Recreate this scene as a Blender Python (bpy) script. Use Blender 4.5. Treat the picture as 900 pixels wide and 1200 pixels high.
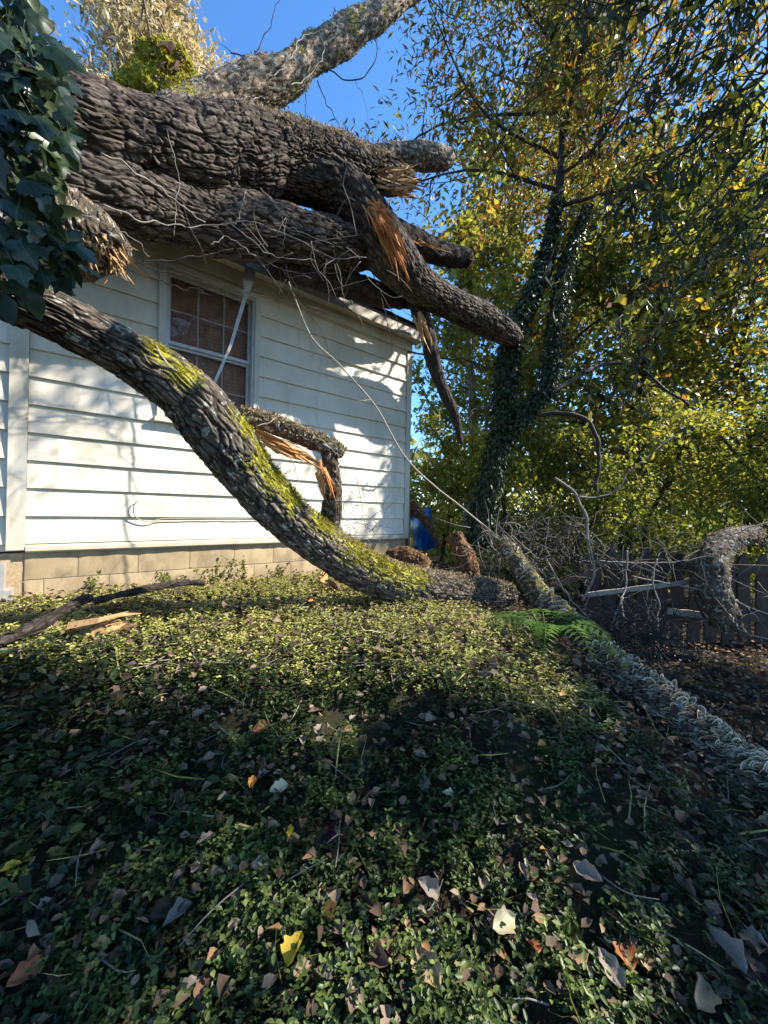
import bpy, math, random
import numpy as np
from mathutils import Matrix, Vector, Quaternion
R = math.radians
rng = np.random.default_rng(11)
random.seed(7)
scene = bpy.context.scene
for o in list(bpy.data.objects): bpy.data.objects.remove(o)

# ------------------------------------------------------------------ camera
CAMZ, F, ROLL = 1.35, 450.0, R(1.2)
cam_d = bpy.data.cameras.new('camera'); cam = bpy.data.objects.new('camera', cam_d)
scene.collection.objects.link(cam); scene.camera = cam
cam_d.sensor_fit = 'VERTICAL'; cam_d.sensor_height = 36; cam_d.lens = 36 * F / 1200
cam_d.clip_start = .03; cam_d.clip_end = 900
ca, sa = math.cos(ROLL), math.sin(ROLL)
cam.matrix_world = Matrix(((ca, -sa, 0, 0), (0, 0, -1, 0), (sa, ca, 0, CAMZ), (0, 0, 0, 1)))

# ------------------------------------------------------------------ sky, sun, exposure
SUN = Vector((.775, .05, .63)).normalized()          # towards the sun
world = bpy.data.worlds.new('World'); scene.world = world; world.use_nodes = True
wn = world.node_tree.nodes; wl = world.node_tree.links
sky = wn.new('ShaderNodeTexSky'); sky.sky_type = 'NISHITA'; sky.sun_disc = False
sky.sun_elevation = math.asin(SUN.z); sky.sun_rotation = math.atan2(SUN.x, SUN.y)
sky.air_density = 1.0; sky.dust_density = .1; sky.ozone_density = 6.0; sky.altitude = 300
wn['Background'].inputs['Strength'].default_value = .15
hs = wn.new('ShaderNodeHueSaturation'); hs.inputs['Saturation'].default_value = 1.12
wl.new(sky.outputs[0], hs.inputs['Color']); wl.new(hs.outputs[0], wn['Background'].inputs['Color'])
sl = bpy.data.lights.new('sun', 'SUN'); sun = bpy.data.objects.new('sun', sl)
scene.collection.objects.link(sun); sl.energy = 5.0; sl.angle = R(.55); sl.color = (1, .93, .82)
sun.rotation_euler = SUN.to_track_quat('Z', 'Y').to_euler(); sun.location = (12, -2, 14)
vs = scene.view_settings; vs.view_transform = 'Standard'; vs.look = 'None'; vs.gamma = 1; vs.exposure = 1.4
scene.render.engine = 'CYCLES'; scene.render.resolution_x = 768; scene.render.resolution_y = 1024
scene.cycles.max_bounces = 4; scene.cycles.transparent_max_bounces = 8

# ------------------------------------------------------------------ helpers
C = scene.collection
WL = {}
def V3(*a): return np.array(a, float)
def at(px, py, d):
    u = (px - 450) / F; v = -(py - 600) / F
    return V3((u * ca - v * sa) * d, d, CAMZ + (u * sa + v * ca) * d)
def tag(o, label=None, cat=None, group=None, kind=None):
    for k, v in (('label', label), ('category', cat), ('group', group), ('kind', kind)):
        if v: o[k] = v
    return o
def thing(name, loc, label, cat, group=None):
    o = bpy.data.objects.new(name, None); C.objects.link(o)
    o.location = tuple(float(q) for q in loc); WL[o.name] = V3(*o.location); o.empty_display_size = .2
    return tag(o, label, cat, group)
perm = np.random.default_rng(3).permutation(256)
G = np.random.default_rng(4).normal(size=(256, 3)); G /= np.linalg.norm(G, axis=1)[:, None]
def noise(p):
    p = np.asarray(p, float); i = np.floor(p).astype(int); f = p - i; i &= 255
    w = f * f * f * (f * (f * 6 - 15) + 10); out = np.zeros(len(p))
    for dx in (0, 1):
        wx = w[:, 0] if dx else 1 - w[:, 0]
        for dy in (0, 1):
            wy = w[:, 1] if dy else 1 - w[:, 1]
            for dz in (0, 1):
                wz = w[:, 2] if dz else 1 - w[:, 2]
                h = perm[(perm[(perm[(i[:, 0] + dx) & 255] + i[:, 1] + dy) & 255] + i[:, 2] + dz) & 255]
                g = G[h]
                out += wx * wy * wz * (g[:, 0] * (f[:, 0] - dx) + g[:, 1] * (f[:, 1] - dy) + g[:, 2] * (f[:, 2] - dz))
    return out * 1.5
JT = np.random.default_rng(6).uniform(0, 1, (256, 3))
def cells(p):
    i = np.floor(p).astype(int); f = p - i; f1 = np.full(len(p), 9.); f2 = np.full(len(p), 9.)
    for dx in (-1, 0, 1):
        for dy in (-1, 0, 1):
            for dz in (-1, 0, 1):
                h = perm[(perm[(perm[(i[:, 0] + dx) & 255] + i[:, 1] + dy) & 255] + i[:, 2] + dz) & 255]
                d = np.sqrt(((JT[h] * .8 + .1 + np.array([dx, dy, dz]) - f) ** 2).sum(1)); f2 = np.minimum(f2, np.maximum(f1, d)); f1 = np.minimum(f1, d)
    return f2 - f1
def fbm(p, o=3):
    s = 0; a = 1
    for k in range(o): s = s + a * noise(p * 2 ** k + 17.3 * k); a *= .5
    return s
def sstep(a, b, x):
    t = np.clip((np.asarray(x, float) - a) / (b - a), 0, 1); return t * t * (3 - 2 * t)
def unit(v):
    v = np.asarray(v, float); return v / (np.linalg.norm(v, axis=-1, keepdims=True) + 1e-9)

class MB:
    """collects quads / tris (arrays) and builds one mesh object"""
    def __init__(s): s.v = []; s.q = []; s.t = []; s.n = 0; s.att = {}
    def add(s, v, q=None, t=None, **att):
        v = np.asarray(v, float).reshape(-1, 3)
        if q is not None and len(q): s.q.append(np.asarray(q, int).reshape(-1, 4) + s.n)
        if t is not None and len(t): s.t.append(np.asarray(t, int).reshape(-1, 3) + s.n)
        s.v.append(v); s.n += len(v)
        for k, a in att.items(): s.att.setdefault(k, []).append(np.asarray(a, float))
        return s
    def hexa(s, p):                       # 8 corners: bottom 4, top 4
        return s.add(p, [[3, 2, 1, 0], [4, 5, 6, 7], [0, 1, 5, 4], [1, 2, 6, 5], [2, 3, 7, 6], [3, 0, 4, 7]])
    def box(s, c, ax, ay, az):            # centre and three half vectors
        c, ax, ay, az = map(lambda q: np.asarray(q, float), (c, ax, ay, az))
        return s.hexa([c - ax - ay - az, c + ax - ay - az, c + ax + ay - az, c - ax + ay - az,
                       c - ax - ay + az, c + ax - ay + az, c + ax + ay + az, c - ax + ay + az])
    def tube(s, P, Rr, seg=6, rings=None, **kw):
        v, q, t, bc = tube_geo(P, Rr, seg, rings or max(4, len(P) * 3), **kw); return s.add(v, q, t, bc=bc)
    def mesh(s, name, off=None, smooth=True):
        v = np.concatenate(s.v) if s.v else np.zeros((0, 3))
        if off is not None: v = v - off
        q = np.concatenate(s.q) if s.q else np.zeros((0, 4), int); t = np.concatenate(s.t) if s.t else np.zeros((0, 3), int)
        m = bpy.data.meshes.new(name)
        m.vertices.add(len(v)); m.vertices.foreach_set('co', v.astype(np.float32).ravel())
        nl = len(q) * 4 + len(t) * 3; m.loops.add(nl)
        m.loops.foreach_set('vertex_index', np.concatenate([q.ravel(), t.ravel()]).astype(np.int32))
        m.polygons.add(len(q) + len(t))
        st = np.concatenate([np.arange(len(q)) * 4, len(q) * 4 + np.arange(len(t)) * 3])
        m.polygons.foreach_set('loop_start', st.astype(np.int32))
        m.polygons.foreach_set('use_smooth', np.full(len(q) + len(t), smooth))
        for k, a in s.att.items():
            a = np.concatenate(a)
            if len(a) != len(v): continue
            if a.ndim == 2:
                at_ = m.attributes.new(k, 'FLOAT_VECTOR', 'POINT'); at_.data.foreach_set('vector', a.astype(np.float32).ravel())
            else:
                at_ = m.attributes.new(k, 'FLOAT', 'POINT'); at_.data.foreach_set('value', a.astype(np.float32))
        m.update(calc_edges=True); return m
    def build(s, name, mat, parent=None, smooth=True, label=None, cat=None, group=None, kind=None):
        if parent is not None: off = WL[parent.name]
        else:
            v = np.concatenate(s.v); off = V3(v[:, 0].mean(), v[:, 1].mean(), v[:, 2].min())
            if kind in ('structure', 'stuff'): off = V3(0, 0, 0)
        o = bpy.data.objects.new(name, s.mesh(name, off, smooth)); C.objects.link(o)
        if parent is not None: o.parent = parent; WL[o.name] = off
        else: o.location = off; WL[o.name] = off
        if mat: o.data.materials.append(mat)
        return tag(o, label, cat, group, kind)

def resample(P, Rr, n):
    P = np.asarray(P, float); Rr = np.asarray(Rr, float)
    if len(P) == 2: P = np.array([P[0], (P[0] + P[1]) / 2, P[1]]); Rr = np.array([Rr[0], (Rr[0] + Rr[1]) / 2, Rr[1]])
    D = np.column_stack([P, Rr]); E = np.vstack([2 * D[0] - D[1], D, 2 * D[-1] - D[-2]]); out = []
    for k in range(len(D) - 1):
        a, b, c, d = E[k:k + 4]; t = np.linspace(0, 1, 24, endpoint=False)[:, None]
        out.append(.5 * (2 * b + (c - a) * t + (2 * a - 5 * b + 4 * c - d) * t * t + (3 * b - a - 3 * c + d) * t ** 3))
    out = np.vstack(out + [D[-1:]])
    s = np.concatenate([[0], np.cumsum(np.linalg.norm(np.diff(out[:, :3], axis=0), axis=1))])
    ss = np.linspace(0, s[-1], n)
    return np.column_stack([np.interp(ss, s, out[:, k]) for k in range(3)]), np.maximum(np.interp(ss, s, out[:, 3]), .0004), ss
def frames(P):
    T = unit(np.gradient(P, axis=0)); n = np.cross(T[0], [0.1, .9, .3]); n /= np.linalg.norm(n); N = [n]
    for k in range(1, len(P)):
        n = N[-1] - T[k] * np.dot(N[-1], T[k]); N.append(n / (np.linalg.norm(n) + 1e-9))
    N = np.array(N); return T, N, np.cross(T, N)
def tube_geo(P, Rr, seg, rings, disp=None, jit=0, tip=True):
    P, r, s = resample(P, Rr, rings)
    if jit:
        L = s[-1]; q = np.column_stack([s * (9 / max(L, .3)) + random.random() * 99, np.full(len(s), random.random() * 50), np.zeros(len(s))])
        k = jit * np.minimum(1, s / (.15 * L + 1e-6))
        P = P + np.column_stack([noise(q + 3), noise(q + 31), noise(q + 67)]) * k[:, None]
    T, N, B = frames(P); th = np.linspace(0, 2 * np.pi, seg, endpoint=False)
    c, sn = np.cos(th), np.sin(th)
    dirs = N[:, None] * c[None, :, None] + B[:, None] * sn[None, :, None]
    bc = np.stack([r[:, None] * c, r[:, None] * sn, np.repeat(s[:, None], seg, 1)], -1)
    rr = np.repeat(r[:, None], seg, 1)
    if disp is not None: rr = rr + disp(bc.reshape(-1, 3), P[:, None].repeat(seg, 1).reshape(-1, 3) + dirs.reshape(-1, 3) * rr.reshape(-1, 1)).reshape(rr.shape) * np.minimum(1, r / .06)[:, None]
    V = P[:, None] + dirs * rr[..., None]
    i = np.arange(rings - 1)[:, None] * seg; j = np.arange(seg)[None]; j2 = (j + 1) % seg
    q = np.stack([i + j, i + j2, i + seg + j2, i + seg + j], -1).reshape(-1, 4)
    V = V.reshape(-1, 3); bc = bc.reshape(-1, 3); n = len(V)
    V = np.vstack([V, P[:1], P[-1:]]); bc = np.vstack([bc, [[0, 0, 0]], [[0, 0, s[-1]]]])
    jj = np.arange(seg); j3 = (jj + 1) % seg
    t = np.vstack([np.column_stack([np.full(seg, n), j3, jj]), np.column_stack([np.full(seg, n + 1), n - seg + jj, n - seg + j3])])
    return V, q, t, bc

# leaf templates: (verts, quads); x along the leaf, y across, z up
OV = (np.array([[0, 0, 0], [.33, .27, .07], [.72, .2, .05], [1, 0, -.06], [.72, -.2, .05], [.33, -.27, .07]]), np.array([[0, 1, 2, 3], [0, 3, 4, 5]]))
DI = (np.array([[0, 0, 0], [.5, .27, .06], [1, 0, -.03], [.5, -.27, .06]]), np.array([[0, 3, 2, 1]]))
NAR = (np.array([[0, 0, 0], [.45, .13, .03], [1, 0, -.12], [.45, -.13, .03]]), np.array([[0, 3, 2, 1]]))
BL = (np.array([[0, -.018, 0], [0, .018, 0], [.55, .014, -.04], [.55, -.014, -.04], [1, 0, -.25], [1, .004, -.25]]), np.array([[0, 1, 2, 3], [3, 2, 5, 4]]))
def curl(seed, nx=6, ny=5):
    r = np.random.default_rng(seed); k = r.uniform(.15, .8); k2 = r.uniform(-.4, .5); wd = r.uniform(.24, .36); tw_ = r.uniform(-.5, .5); ph = r.uniform(0, 6); xs = np.linspace(0, 1, nx); ys = np.linspace(-1, 1, ny); v = []
    for x in xs:
        w = wd * (math.sin(math.pi * x ** .8) ** .8 if 0 < x < 1 else 0) + .006
        for y in ys:
            e = w * (1 + .13 * math.sin(x * 19 + ph + y * 2) * abs(y)); yy = y * e
            z = k * yy * yy * 4.5 - .6 * k2 * (x - .4) ** 2 + tw_ * yy * (x - .3) + .035 * math.sin(x * 9 + ph + y * 4) * (abs(y) + .3) - .03 * (1 - abs(y)) 
            v.append([x, yy, z])
    q = [[a * ny + b, a * ny + b + 1, a * ny + b + ny + 1, a * ny + b + ny] for a in range(nx - 1) for b in range(ny - 1)]
    return np.array(v), np.array(q)
def scatter(mb, tpl, pos, axis, nrm, size):
    tv, tq = tpl; n = len(pos)
    if n == 0: return mb
    a = unit(axis); nn = unit(nrm - a * np.sum(nrm * a, 1)[:, None]); b = np.cross(nn, a); size = np.broadcast_to(size, (n,))
    v = pos[:, None] + size[:, None, None] * (tv[None, :, 0:1] * a[:, None] + tv[None, :, 1:2] * b[:, None] + tv[None, :, 2:3] * nn[:, None])
    q = (tq[None] + (np.arange(n) * len(tv))[:, None, None]).reshape(-1, tq.shape[1])
    if mb.q or True: mb.add(v.reshape(-1, 3), q)
    return mb
def rdir(n, up=0.): 
    v = rng.normal(size=(n, 3)); v[:, 2] += up; return unit(v)

# ------------------------------------------------------------------ materials
def newmat(name):
    m = bpy.data.materials.new(name); m.use_nodes = True; nt = m.node_tree; nt.nodes.clear()
    out = nt.nodes.new('ShaderNodeOutputMaterial')
    def N(t, ins=None, **kw):
        n = nt.nodes.new('ShaderNode' + t)
        for k, v in kw.items(): setattr(n, k, v)
        for k, v in (ins or {}).items():
            if isinstance(v, bpy.types.NodeSocket): nt.links.new(v, n.inputs[k])
            else: n.inputs[k].default_value = v
        return n
    def ramp(fac, stops, interp='LINEAR'):
        n = nt.nodes.new('ShaderNodeValToRGB'); e = n.color_ramp; e.interpolation = interp
        while len(e.elements) < len(stops): e.elements.new(.5)
        for el, (p, c) in zip(e.elements, stops): el.position = p; el.color = (*c, 1) if len(c) == 3 else c
        nt.links.new(fac, n.inputs[0]); return n.outputs[0]
    def mix(f, a, b, mode='MIX'):
        n = nt.nodes.new('ShaderNodeMix'); n.data_type = 'RGBA'; n.blend_type = mode
        for k, v in ((0, f), (6, a), (7, b)):
            if isinstance(v, bpy.types.NodeSocket): nt.links.new(v, n.inputs[k])
            else: n.inputs[k].default_value = (*v, 1) if isinstance(v, tuple) and len(v) == 3 else v
        return n.outputs[2]
    def done(sh): nt.links.new(sh, out.inputs[0]); return m
    return m, nt, N, ramp, mix, done
def leafmat(name, cols, trans=.35, rough=.5, var=.5, tcol=1.35, obj=False, spec=.35):
    m, nt, N, ramp, mix, done = newmat(name)
    rnd = N('ObjectInfo').outputs['Random'] if obj else N('NewGeometry').outputs['Random Per Island']
    c = ramp(rnd, [(k / max(1, len(cols) - 1), q) for k, q in enumerate(cols)])
    tc = N('NewGeometry').outputs['Position']
    nz = N('TexNoise', {'Vector': tc, 'Scale': 1.1, 'Detail': 2.0}).outputs[0]
    c = mix(var, c, ramp(nz, [(.3, (.45, .45, .42)), (.5, (1, 1, 1)), (.72, (1.6, 1.5, 1.3))]), 'MULTIPLY')
    fine = N('TexNoise', {'Vector': tc, 'Scale': 70., 'Detail': 3.0}).outputs[0]
    c = mix(.5, c, ramp(fine, [(.3, (.6, .6, .6)), (.7, (1.3, 1.3, 1.3))]), 'MULTIPLY')
    if obj:
        ow = N('SeparateXYZ', {0: N('TexCoord').outputs['Object']}).outputs
        ay = N('Math', {0: ow[1]}, operation='ABSOLUTE').outputs[0]
        sv = N('Math', {0: N('Math', {0: ow[0], 1: N('Math', {0: ay, 1: .9}, operation='MULTIPLY').outputs[0]}, operation='SUBTRACT').outputs[0], 1: 5.5}, operation='MULTIPLY').outputs[0]
        fr = N('Math', {0: N('Math', {0: N('Math', {0: sv}, operation='FRACT').outputs[0], 1: .5}, operation='SUBTRACT').outputs[0]}, operation='ABSOLUTE').outputs[0]
        c = mix(ramp(ay, [(.0, (.75, .75, .75)), (.03, (0, 0, 0))]), c, (.07, .105, .05)); c = mix(ramp(fr, [(.0, (.5, .5, .5)), (.06, (0, 0, 0))]), c, (.05, .085, .035))
    b = N('BsdfPrincipled', {'Base Color': c, 'Roughness': rough, 'Specular IOR Level': spec}).outputs[0]
    t = N('BsdfTranslucent', {'Color': mix(1., c, (tcol * 1.1, tcol, tcol * .6), 'MULTIPLY')}).outputs[0]
    return done(N('MixShader', {0: trans, 1: b, 2: t}).outputs[0])
def plain(name, col, rough=.7, var=.3, scale=30., bump=.2, metal=0., stretch=(1, 1, 1), spec=.4, dist=.004):
    m, nt, N, ramp, mix, done = newmat(name)
    p = N('Mapping', {'Vector': N('NewGeometry').outputs['Position'], 'Scale': stretch}).outputs[0]
    nz = N('TexNoise', {'Vector': p, 'Scale': scale, 'Detail': 6.0, 'Roughness': .65}).outputs[0]
    c = mix(1., (*col,)[:3], ramp(nz, [(.25, (1 - var,) * 3), (.75, (1 + var,) * 3)]), 'MULTIPLY')
    bp = N('Bump', {'Height': nz, 'Strength': bump, 'Distance': dist}).outputs[0]
    return done(N('BsdfPrincipled', {'Base Color': c, 'Roughness': rough, 'Normal': bp, 'Metallic': metal, 'Specular IOR Level': spec}).outputs[0])
def barkmat(name, cols, scale=30., st=.13, moss=((.12, .13, .016), (.38, .345, .025)), lichen=.0, bump=.8, dist=.010):
    m, nt, N, ramp, mix, done = newmat(name)
    a = N('Attribute', attribute_name='bc').outputs['Vector']
    w = N('TexNoise', {'Vector': a, 'Scale': 6., 'Detail': 3.}).outputs['Color']
    wv = N('VectorMath', {0: a, 1: N('VectorMath', {0: w, 'Scale': .045}, operation='SCALE').outputs[0]}, operation='ADD').outputs[0]
    p = N('Mapping', {'Vector': wv, 'Scale': (1, 1, st)}).outputs[0]
    vo = N('TexVoronoi', {'Vector': p, 'Scale': scale}, feature='DISTANCE_TO_EDGE').outputs['Distance']
    n2 = N('TexNoise', {'Vector': p, 'Scale': scale * 2.6, 'Detail': 9., 'Roughness': .75}).outputs[0]
    n3 = N('TexNoise', {'Vector': a, 'Scale': 3.5, 'Detail': 4.}).outputs[0]
    fu = N('Attribute', attribute_name='fur').outputs['Fac']
    cr = mix(1., ramp(vo, [(.0, (.35, .35, .35)), (.12, (1, 1, 1))]), ramp(fu, [(.1, (1, 1, 1)), (.75, (.12, .12, .12))]), 'MULTIPLY')
    h = mix(.5, cr, n2)
    c = mix(cr, cols[0], ramp(n2, [(.25, cols[0]), (.5, cols[1]), (.72, cols[2])]))
    c = mix(.6, c, ramp(n3, [(.3, (.55, .53, .5)), (.5, (1, 1, 1)), (.7, (1.45, 1.4, 1.3))]), 'MULTIPLY')
    if lichen:
        n4 = N('TexNoise', {'Vector': a, 'Scale': 22., 'Detail': 5., 'Roughness': .7}).outputs[0]
        c = mix(ramp(n4, [(.60 - lichen * .12, (0, 0, 0)), (.66, (.85, .85, .85))]), c, (.42, .43, .36))
    ms = N('Attribute', attribute_name='moss').outputs['Fac']
    n5 = N('TexNoise', {'Vector': a, 'Scale': 30., 'Detail': 6., 'Roughness': .7}).outputs[0]
    mf = N('Math', {0: ms, 1: N('Math', {0: n5, 1: .5}, operation='SUBTRACT').outputs[0]}, operation='ADD').outputs[0]
    mfac = ramp(mf, [(.28, (0, 0, 0)), (.75, (1, 1, 1))])
    c = mix(mfac, c, ramp(n5, [(.3, moss[0]), (.7, moss[1])]))
    bp = N('Bump', {'Height': h, 'Strength': bump, 'Distance': dist}).outputs[0]
    return done(N('BsdfPrincipled', {'Base Color': c, 'Roughness': .88, 'Normal': bp, 'Specular IOR Level': .2}).outputs[0])
M = {}
M['bark'] = barkmat('oak_bark', [(.018, .014, .011), (.105, .083, .066), (.24, .20, .165)])
M['bark_grey'] = barkmat('grey_oak_bark', [(.022, .017, .013), (.13, .105, .083), (.31, .26, .215)], lichen=.15)
M['bark_pale'] = barkmat('shaggy_bark', [(.07, .05, .033), (.24, .175, .115), (.42, .33, .23)], scale=34, st=.4, lichen=.8)
M['bark_dark'] = barkmat('dark_bark', [(.014, .011, .009), (.055, .043, .034), (.11, .09, .075)], scale=40)
M['bark_log'] = barkmat('log_bark', [(.03, .022, .016), (.10, .075, .05), (.19, .15, .11)], scale=30, st=.3, lichen=.5)
M['bark_rot'] = barkmat('rotten_bark', [(.04, .02, .010), (.17, .085, .038), (.34, .20, .10)], scale=30, st=.3)
M['rotten'] = plain('rotten_wood', (.13, .07, .034), .9, .55, 40, .8, stretch=(1, 1, .4), dist=.01)
M['splinter'] = plain('split_wood', (.40, .235, .10), .75, .45, 60, .5, stretch=(1, 1, .3))
M['splinter_o'] = plain('orange_split_wood', (.46, .20, .060), .75, .45, 50, .5)
M['twig'] = plain('dark_twig', (.035, .027, .022), .8, .4, 60, .3)
M['twig_pale'] = plain('pale_twig', (.33, .28, .22), .8, .35, 60, .3)
M['grey_stick'] = plain('grey_stick', (.19, .165, .14), .85, .4, 60, .4)
M['moss'] = leafmat('moss_tuft', [(.09, .11, .012), (.24, .23, .014), (.42, .38, .025), (.15, .15, .02)], .35, .8, .4)
M['lichen'] = leafmat('lichen_flake', [(.13, .095, .06), (.25, .19, .125), (.38, .31, .22), (.20, .175, .09)], .15, .8, .3)
M['ground'] = None
def groundmat():
    m, nt, N, ramp, mix, done = newmat('forest_soil')
    p = N('NewGeometry').outputs['Position']
    n1 = N('TexNoise', {'Vector': p, 'Scale': 2.2, 'Detail': 5.}).outputs[0]
    n2 = N('TexNoise', {'Vector': p, 'Scale': 45., 'Detail': 8., 'Roughness': .75}).outputs[0]
    vo = N('TexVoronoi', {'Vector': p, 'Scale': 20., 'Randomness': 1.}).outputs['Color']
    c = ramp(n2, [(.3, (.018, .013, .009)), (.55, (.06, .045, .03)), (.75, (.13, .10, .07))])
    c = mix(.5, c, mix(1., c, vo, 'MULTIPLY'))
    c = mix(ramp(n1, [(.45, (0, 0, 0)), (.62, (.6, .6, .6))]), c, (.035, .045, .015))
    bp = N('Bump', {'Height': n2, 'Strength': 1., 'Distance': .03}).outputs[0]
    return done(N('BsdfPrincipled', {'Base Color': c, 'Roughness': .95, 'Normal': bp, 'Specular IOR Level': .1}).outputs[0])
M['ground'] = groundmat()
def paintmat(name, base, grime, amt=.5, streak=(9, 9, 1.2)):
    m, nt, N, ramp, mix, done = newmat(name)
    p = N('NewGeometry').outputs['Position']
    n1 = N('TexNoise', {'Vector': p, 'Scale': 1.7, 'Detail': 6., 'Roughness': .6}).outputs[0]
    s = N('TexNoise', {'Vector': N('Mapping', {'Vector': p, 'Scale': streak}).outputs[0], 'Scale': 1., 'Detail': 7., 'Roughness': .7}).outputs[0]
    n3 = N('TexNoise', {'Vector': p, 'Scale': 14., 'Detail': 6., 'Roughness': .7}).outputs[0]
    sp = N('TexNoise', {'Vector': p, 'Scale': 60., 'Detail': 4., 'Roughness': .6}).outputs[0]
    c = mix(ramp(n1, [(.35, (0, 0, 0)), (.75, (amt,) * 3)]), base, grime)
    c = mix(ramp(s, [(.48, (0, 0, 0)), (.75, (amt,) * 3)]), c, grime)
    c = mix(ramp(n3, [(.58, (0, 0, 0)), (.75, (amt * .7,) * 3)]), c, tuple(q * .7 for q in grime))
    c = mix(ramp(sp, [(.70, (0, 0, 0)), (.76, (.6, .6, .6))]), c, tuple(q * .3 for q in grime))
    bp = N('Bump', {'Height': n3, 'Strength': .15, 'Distance': .004}).outputs[0]
    return done(N('BsdfPrincipled', {'Base Color': c, 'Roughness': .55, 'Normal': bp, 'Specular IOR Level': .3}).outputs[0])
M['siding'] = paintmat('white_siding_paint', (.68, .63, .53), (.44, .38, .27), .75)
M['trim'] = paintmat('trim_paint', (.56, .53, .45), (.34, .29, .20), .7)
M['tanband'] = paintmat('tan_band_paint', (.52, .47, .36), (.30, .25, .17), .6)
M['block'] = paintmat('painted_block', (.45, .34, .20), (.17, .125, .07), .9, (6, 6, 3))
M['mortar'] = plain('mortar', (.36, .27, .16), .95, .3, 40, .5)
M['roof'] = plain('asphalt_shingle', (.035, .034, .034), .95, .5, 160, .8)
M['metal'] = plain('weathered_aluminium', (.42, .42, .40), .45, .25, 20, .1, .35)
M['greybox'] = plain('grey_painted_metal', (.30, .28, .26), .6, .2, 12, .1)
M['fence'] = plain('weathered_fence_wood', (.055, .037, .027), .9, .45, 26, .6, stretch=(1, 1, .15), dist=.006)
M['plank'] = plain('grey_plank', (.28, .24, .20), .85, .35, 26, .5, stretch=(.2, 1, 1))
M['dark'] = plain('room_dark', (.02, .016, .014), .9)
M['tarp'] = plain('blue_tarp', (.010, .12, .36), .35, .35, 14, .3, dist=.01)
M['brownboard'] = plain('brown_board', (.16, .075, .035), .85, .35, 30, .4)
M['curtain'] = None
def curtainmat():
    m, nt, N, ramp, mix, done = newmat('brown_blind')
    p = N('NewGeometry').outputs['Position']
    wv = N('TexWave', {'Vector': p, 'Scale': 9., 'Distortion': .6}, bands_direction='Z').outputs[0]
    nz = N('TexNoise', {'Vector': p, 'Scale': 7., 'Detail': 5.}).outputs[0]
    c = mix(.6, (.36, .155, .08), ramp(nz, [(.3, (.5, .5, .5)), (.7, (1.5, 1.4, 1.3))]), 'MULTIPLY')
    c = mix(ramp(wv, [(.0, (.45, .45, .45)), (.3, (0, 0, 0))]), c, (.13, .055, .03))
    return done(N('BsdfPrincipled', {'Base Color': c, 'Roughness': .8}).outputs[0])
M['curtain'] = curtainmat()
def glassmat():
    m, nt, N, ramp, mix, done = newmat('dusty_window_glass')
    p = N('NewGeometry').outputs['Position']
    f = N('Fresnel', {'IOR': 1.5}).outputs[0]
    g = N('BsdfGlossy', {'Roughness': .03, 'Color': (1, 1, 1, 1)}).outputs[0]
    t = N('BsdfTransparent', {'Color': (.86, .88, .86, 1)}).outputs[0]
    dst = N('BsdfDiffuse', {'Color': (.5, .47, .42, 1)}).outputs[0]
    nz = N('TexNoise', {'Vector': p, 'Scale': 45., 'Detail': 5., 'Roughness': .7}).outputs[0]
    a = N('MixShader', {0: f, 1: t, 2: g}).outputs[0]
    return done(N('MixShader', {0: ramp(nz, [(.45, (.03, .03, .03)), (.75, (.3, .3, .3))]), 1: a, 2: dst}).outputs[0])
M['glass'] = glassmat()
# foliage
M['lf_green'] = leafmat('green_leaf', [(.05, .075, .018), (.09, .13, .025), (.14, .17, .03), (.19, .20, .04)], .52)
M['lf_olive'] = leafmat('olive_leaf', [(.10, .13, .03), (.19, .215, .045), (.27, .275, .065), (.34, .26, .065)], .5)
M['lf_autumn'] = leafmat('autumn_leaf', [(.05, .07, .016), (.12, .12, .022), (.24, .19, .03), (.36, .17, .035), (.40, .13, .04)], .42)
M['lf_yellow'] = leafmat('yellow_leaf', [(.12, .14, .02), (.28, .25, .03), (.46, .36, .03), (.5, .28, .03)], .45)
M['lf_bright'] = leafmat('bright_understory_leaf', [(.11, .15, .028), (.20, .24, .036), (.30, .32, .05), (.38, .34, .06)], .55)
M['lf_tan'] = leafmat('dry_tan_leaf', [(.26, .20, .12), (.42, .35, .23), (.55, .47, .32), (.32, .29, .14)], .3)
M['lf_dark'] = leafmat('dark_leaf', [(.018, .032, .010), (.035, .055, .016), (.06, .08, .02)], .32)
M['ivy_small'] = leafmat('small_ivy_leaf', [(.014, .028, .011), (.03, .052, .019), (.06, .085, .034)], .2, .45)
M['ivy'] = leafmat('ivy_leaf', [(.006, .016, .006), (.011, .027, .009), (.02, .04, .013)], .15, .38, .3, obj=True, spec=.4)
M['gc'] = leafmat('shaded_periwinkle_leaf', [(.011, .022, .007), (.021, .040, .012), (.037, .062, .018), (.068, .09, .028)], .3, .45, .6)  # leaf colour lowered to carry the shade of the foreground
M['gc_mid'] = leafmat('sunpatch_periwinkle_leaf', [(.035, .065, .016), (.07, .11, .026), (.12, .16, .04), (.17, .20, .06)], .3, .45, .4)  # lighter copy, paints sunlit clumps into the foreground cover
M['gc_bright'] = leafmat('sunlit_periwinkle_leaf', [(.15, .18, .045), (.27, .30, .07), (.38, .38, .11), (.48, .44, .18)], .3, .45, .25)  # brightest copy, sunlight on the bank put into the leaf colour
M['grass'] = leafmat('grass_blade', [(.13, .16, .04), (.27, .27, .07), (.44, .38, .16)], .3, .5, .3)
M['litter'] = leafmat('leaf_litter', [(.03, .019, .012), (.075, .048, .029), (.13, .088, .054), (.20, .155, .11), (.25, .13, .055)], .12, .8, .4)
M['fern'] = leafmat('fern_leaf', [(.05, .11, .025), (.08, .15, .03)], .35, .45, .3)
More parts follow.
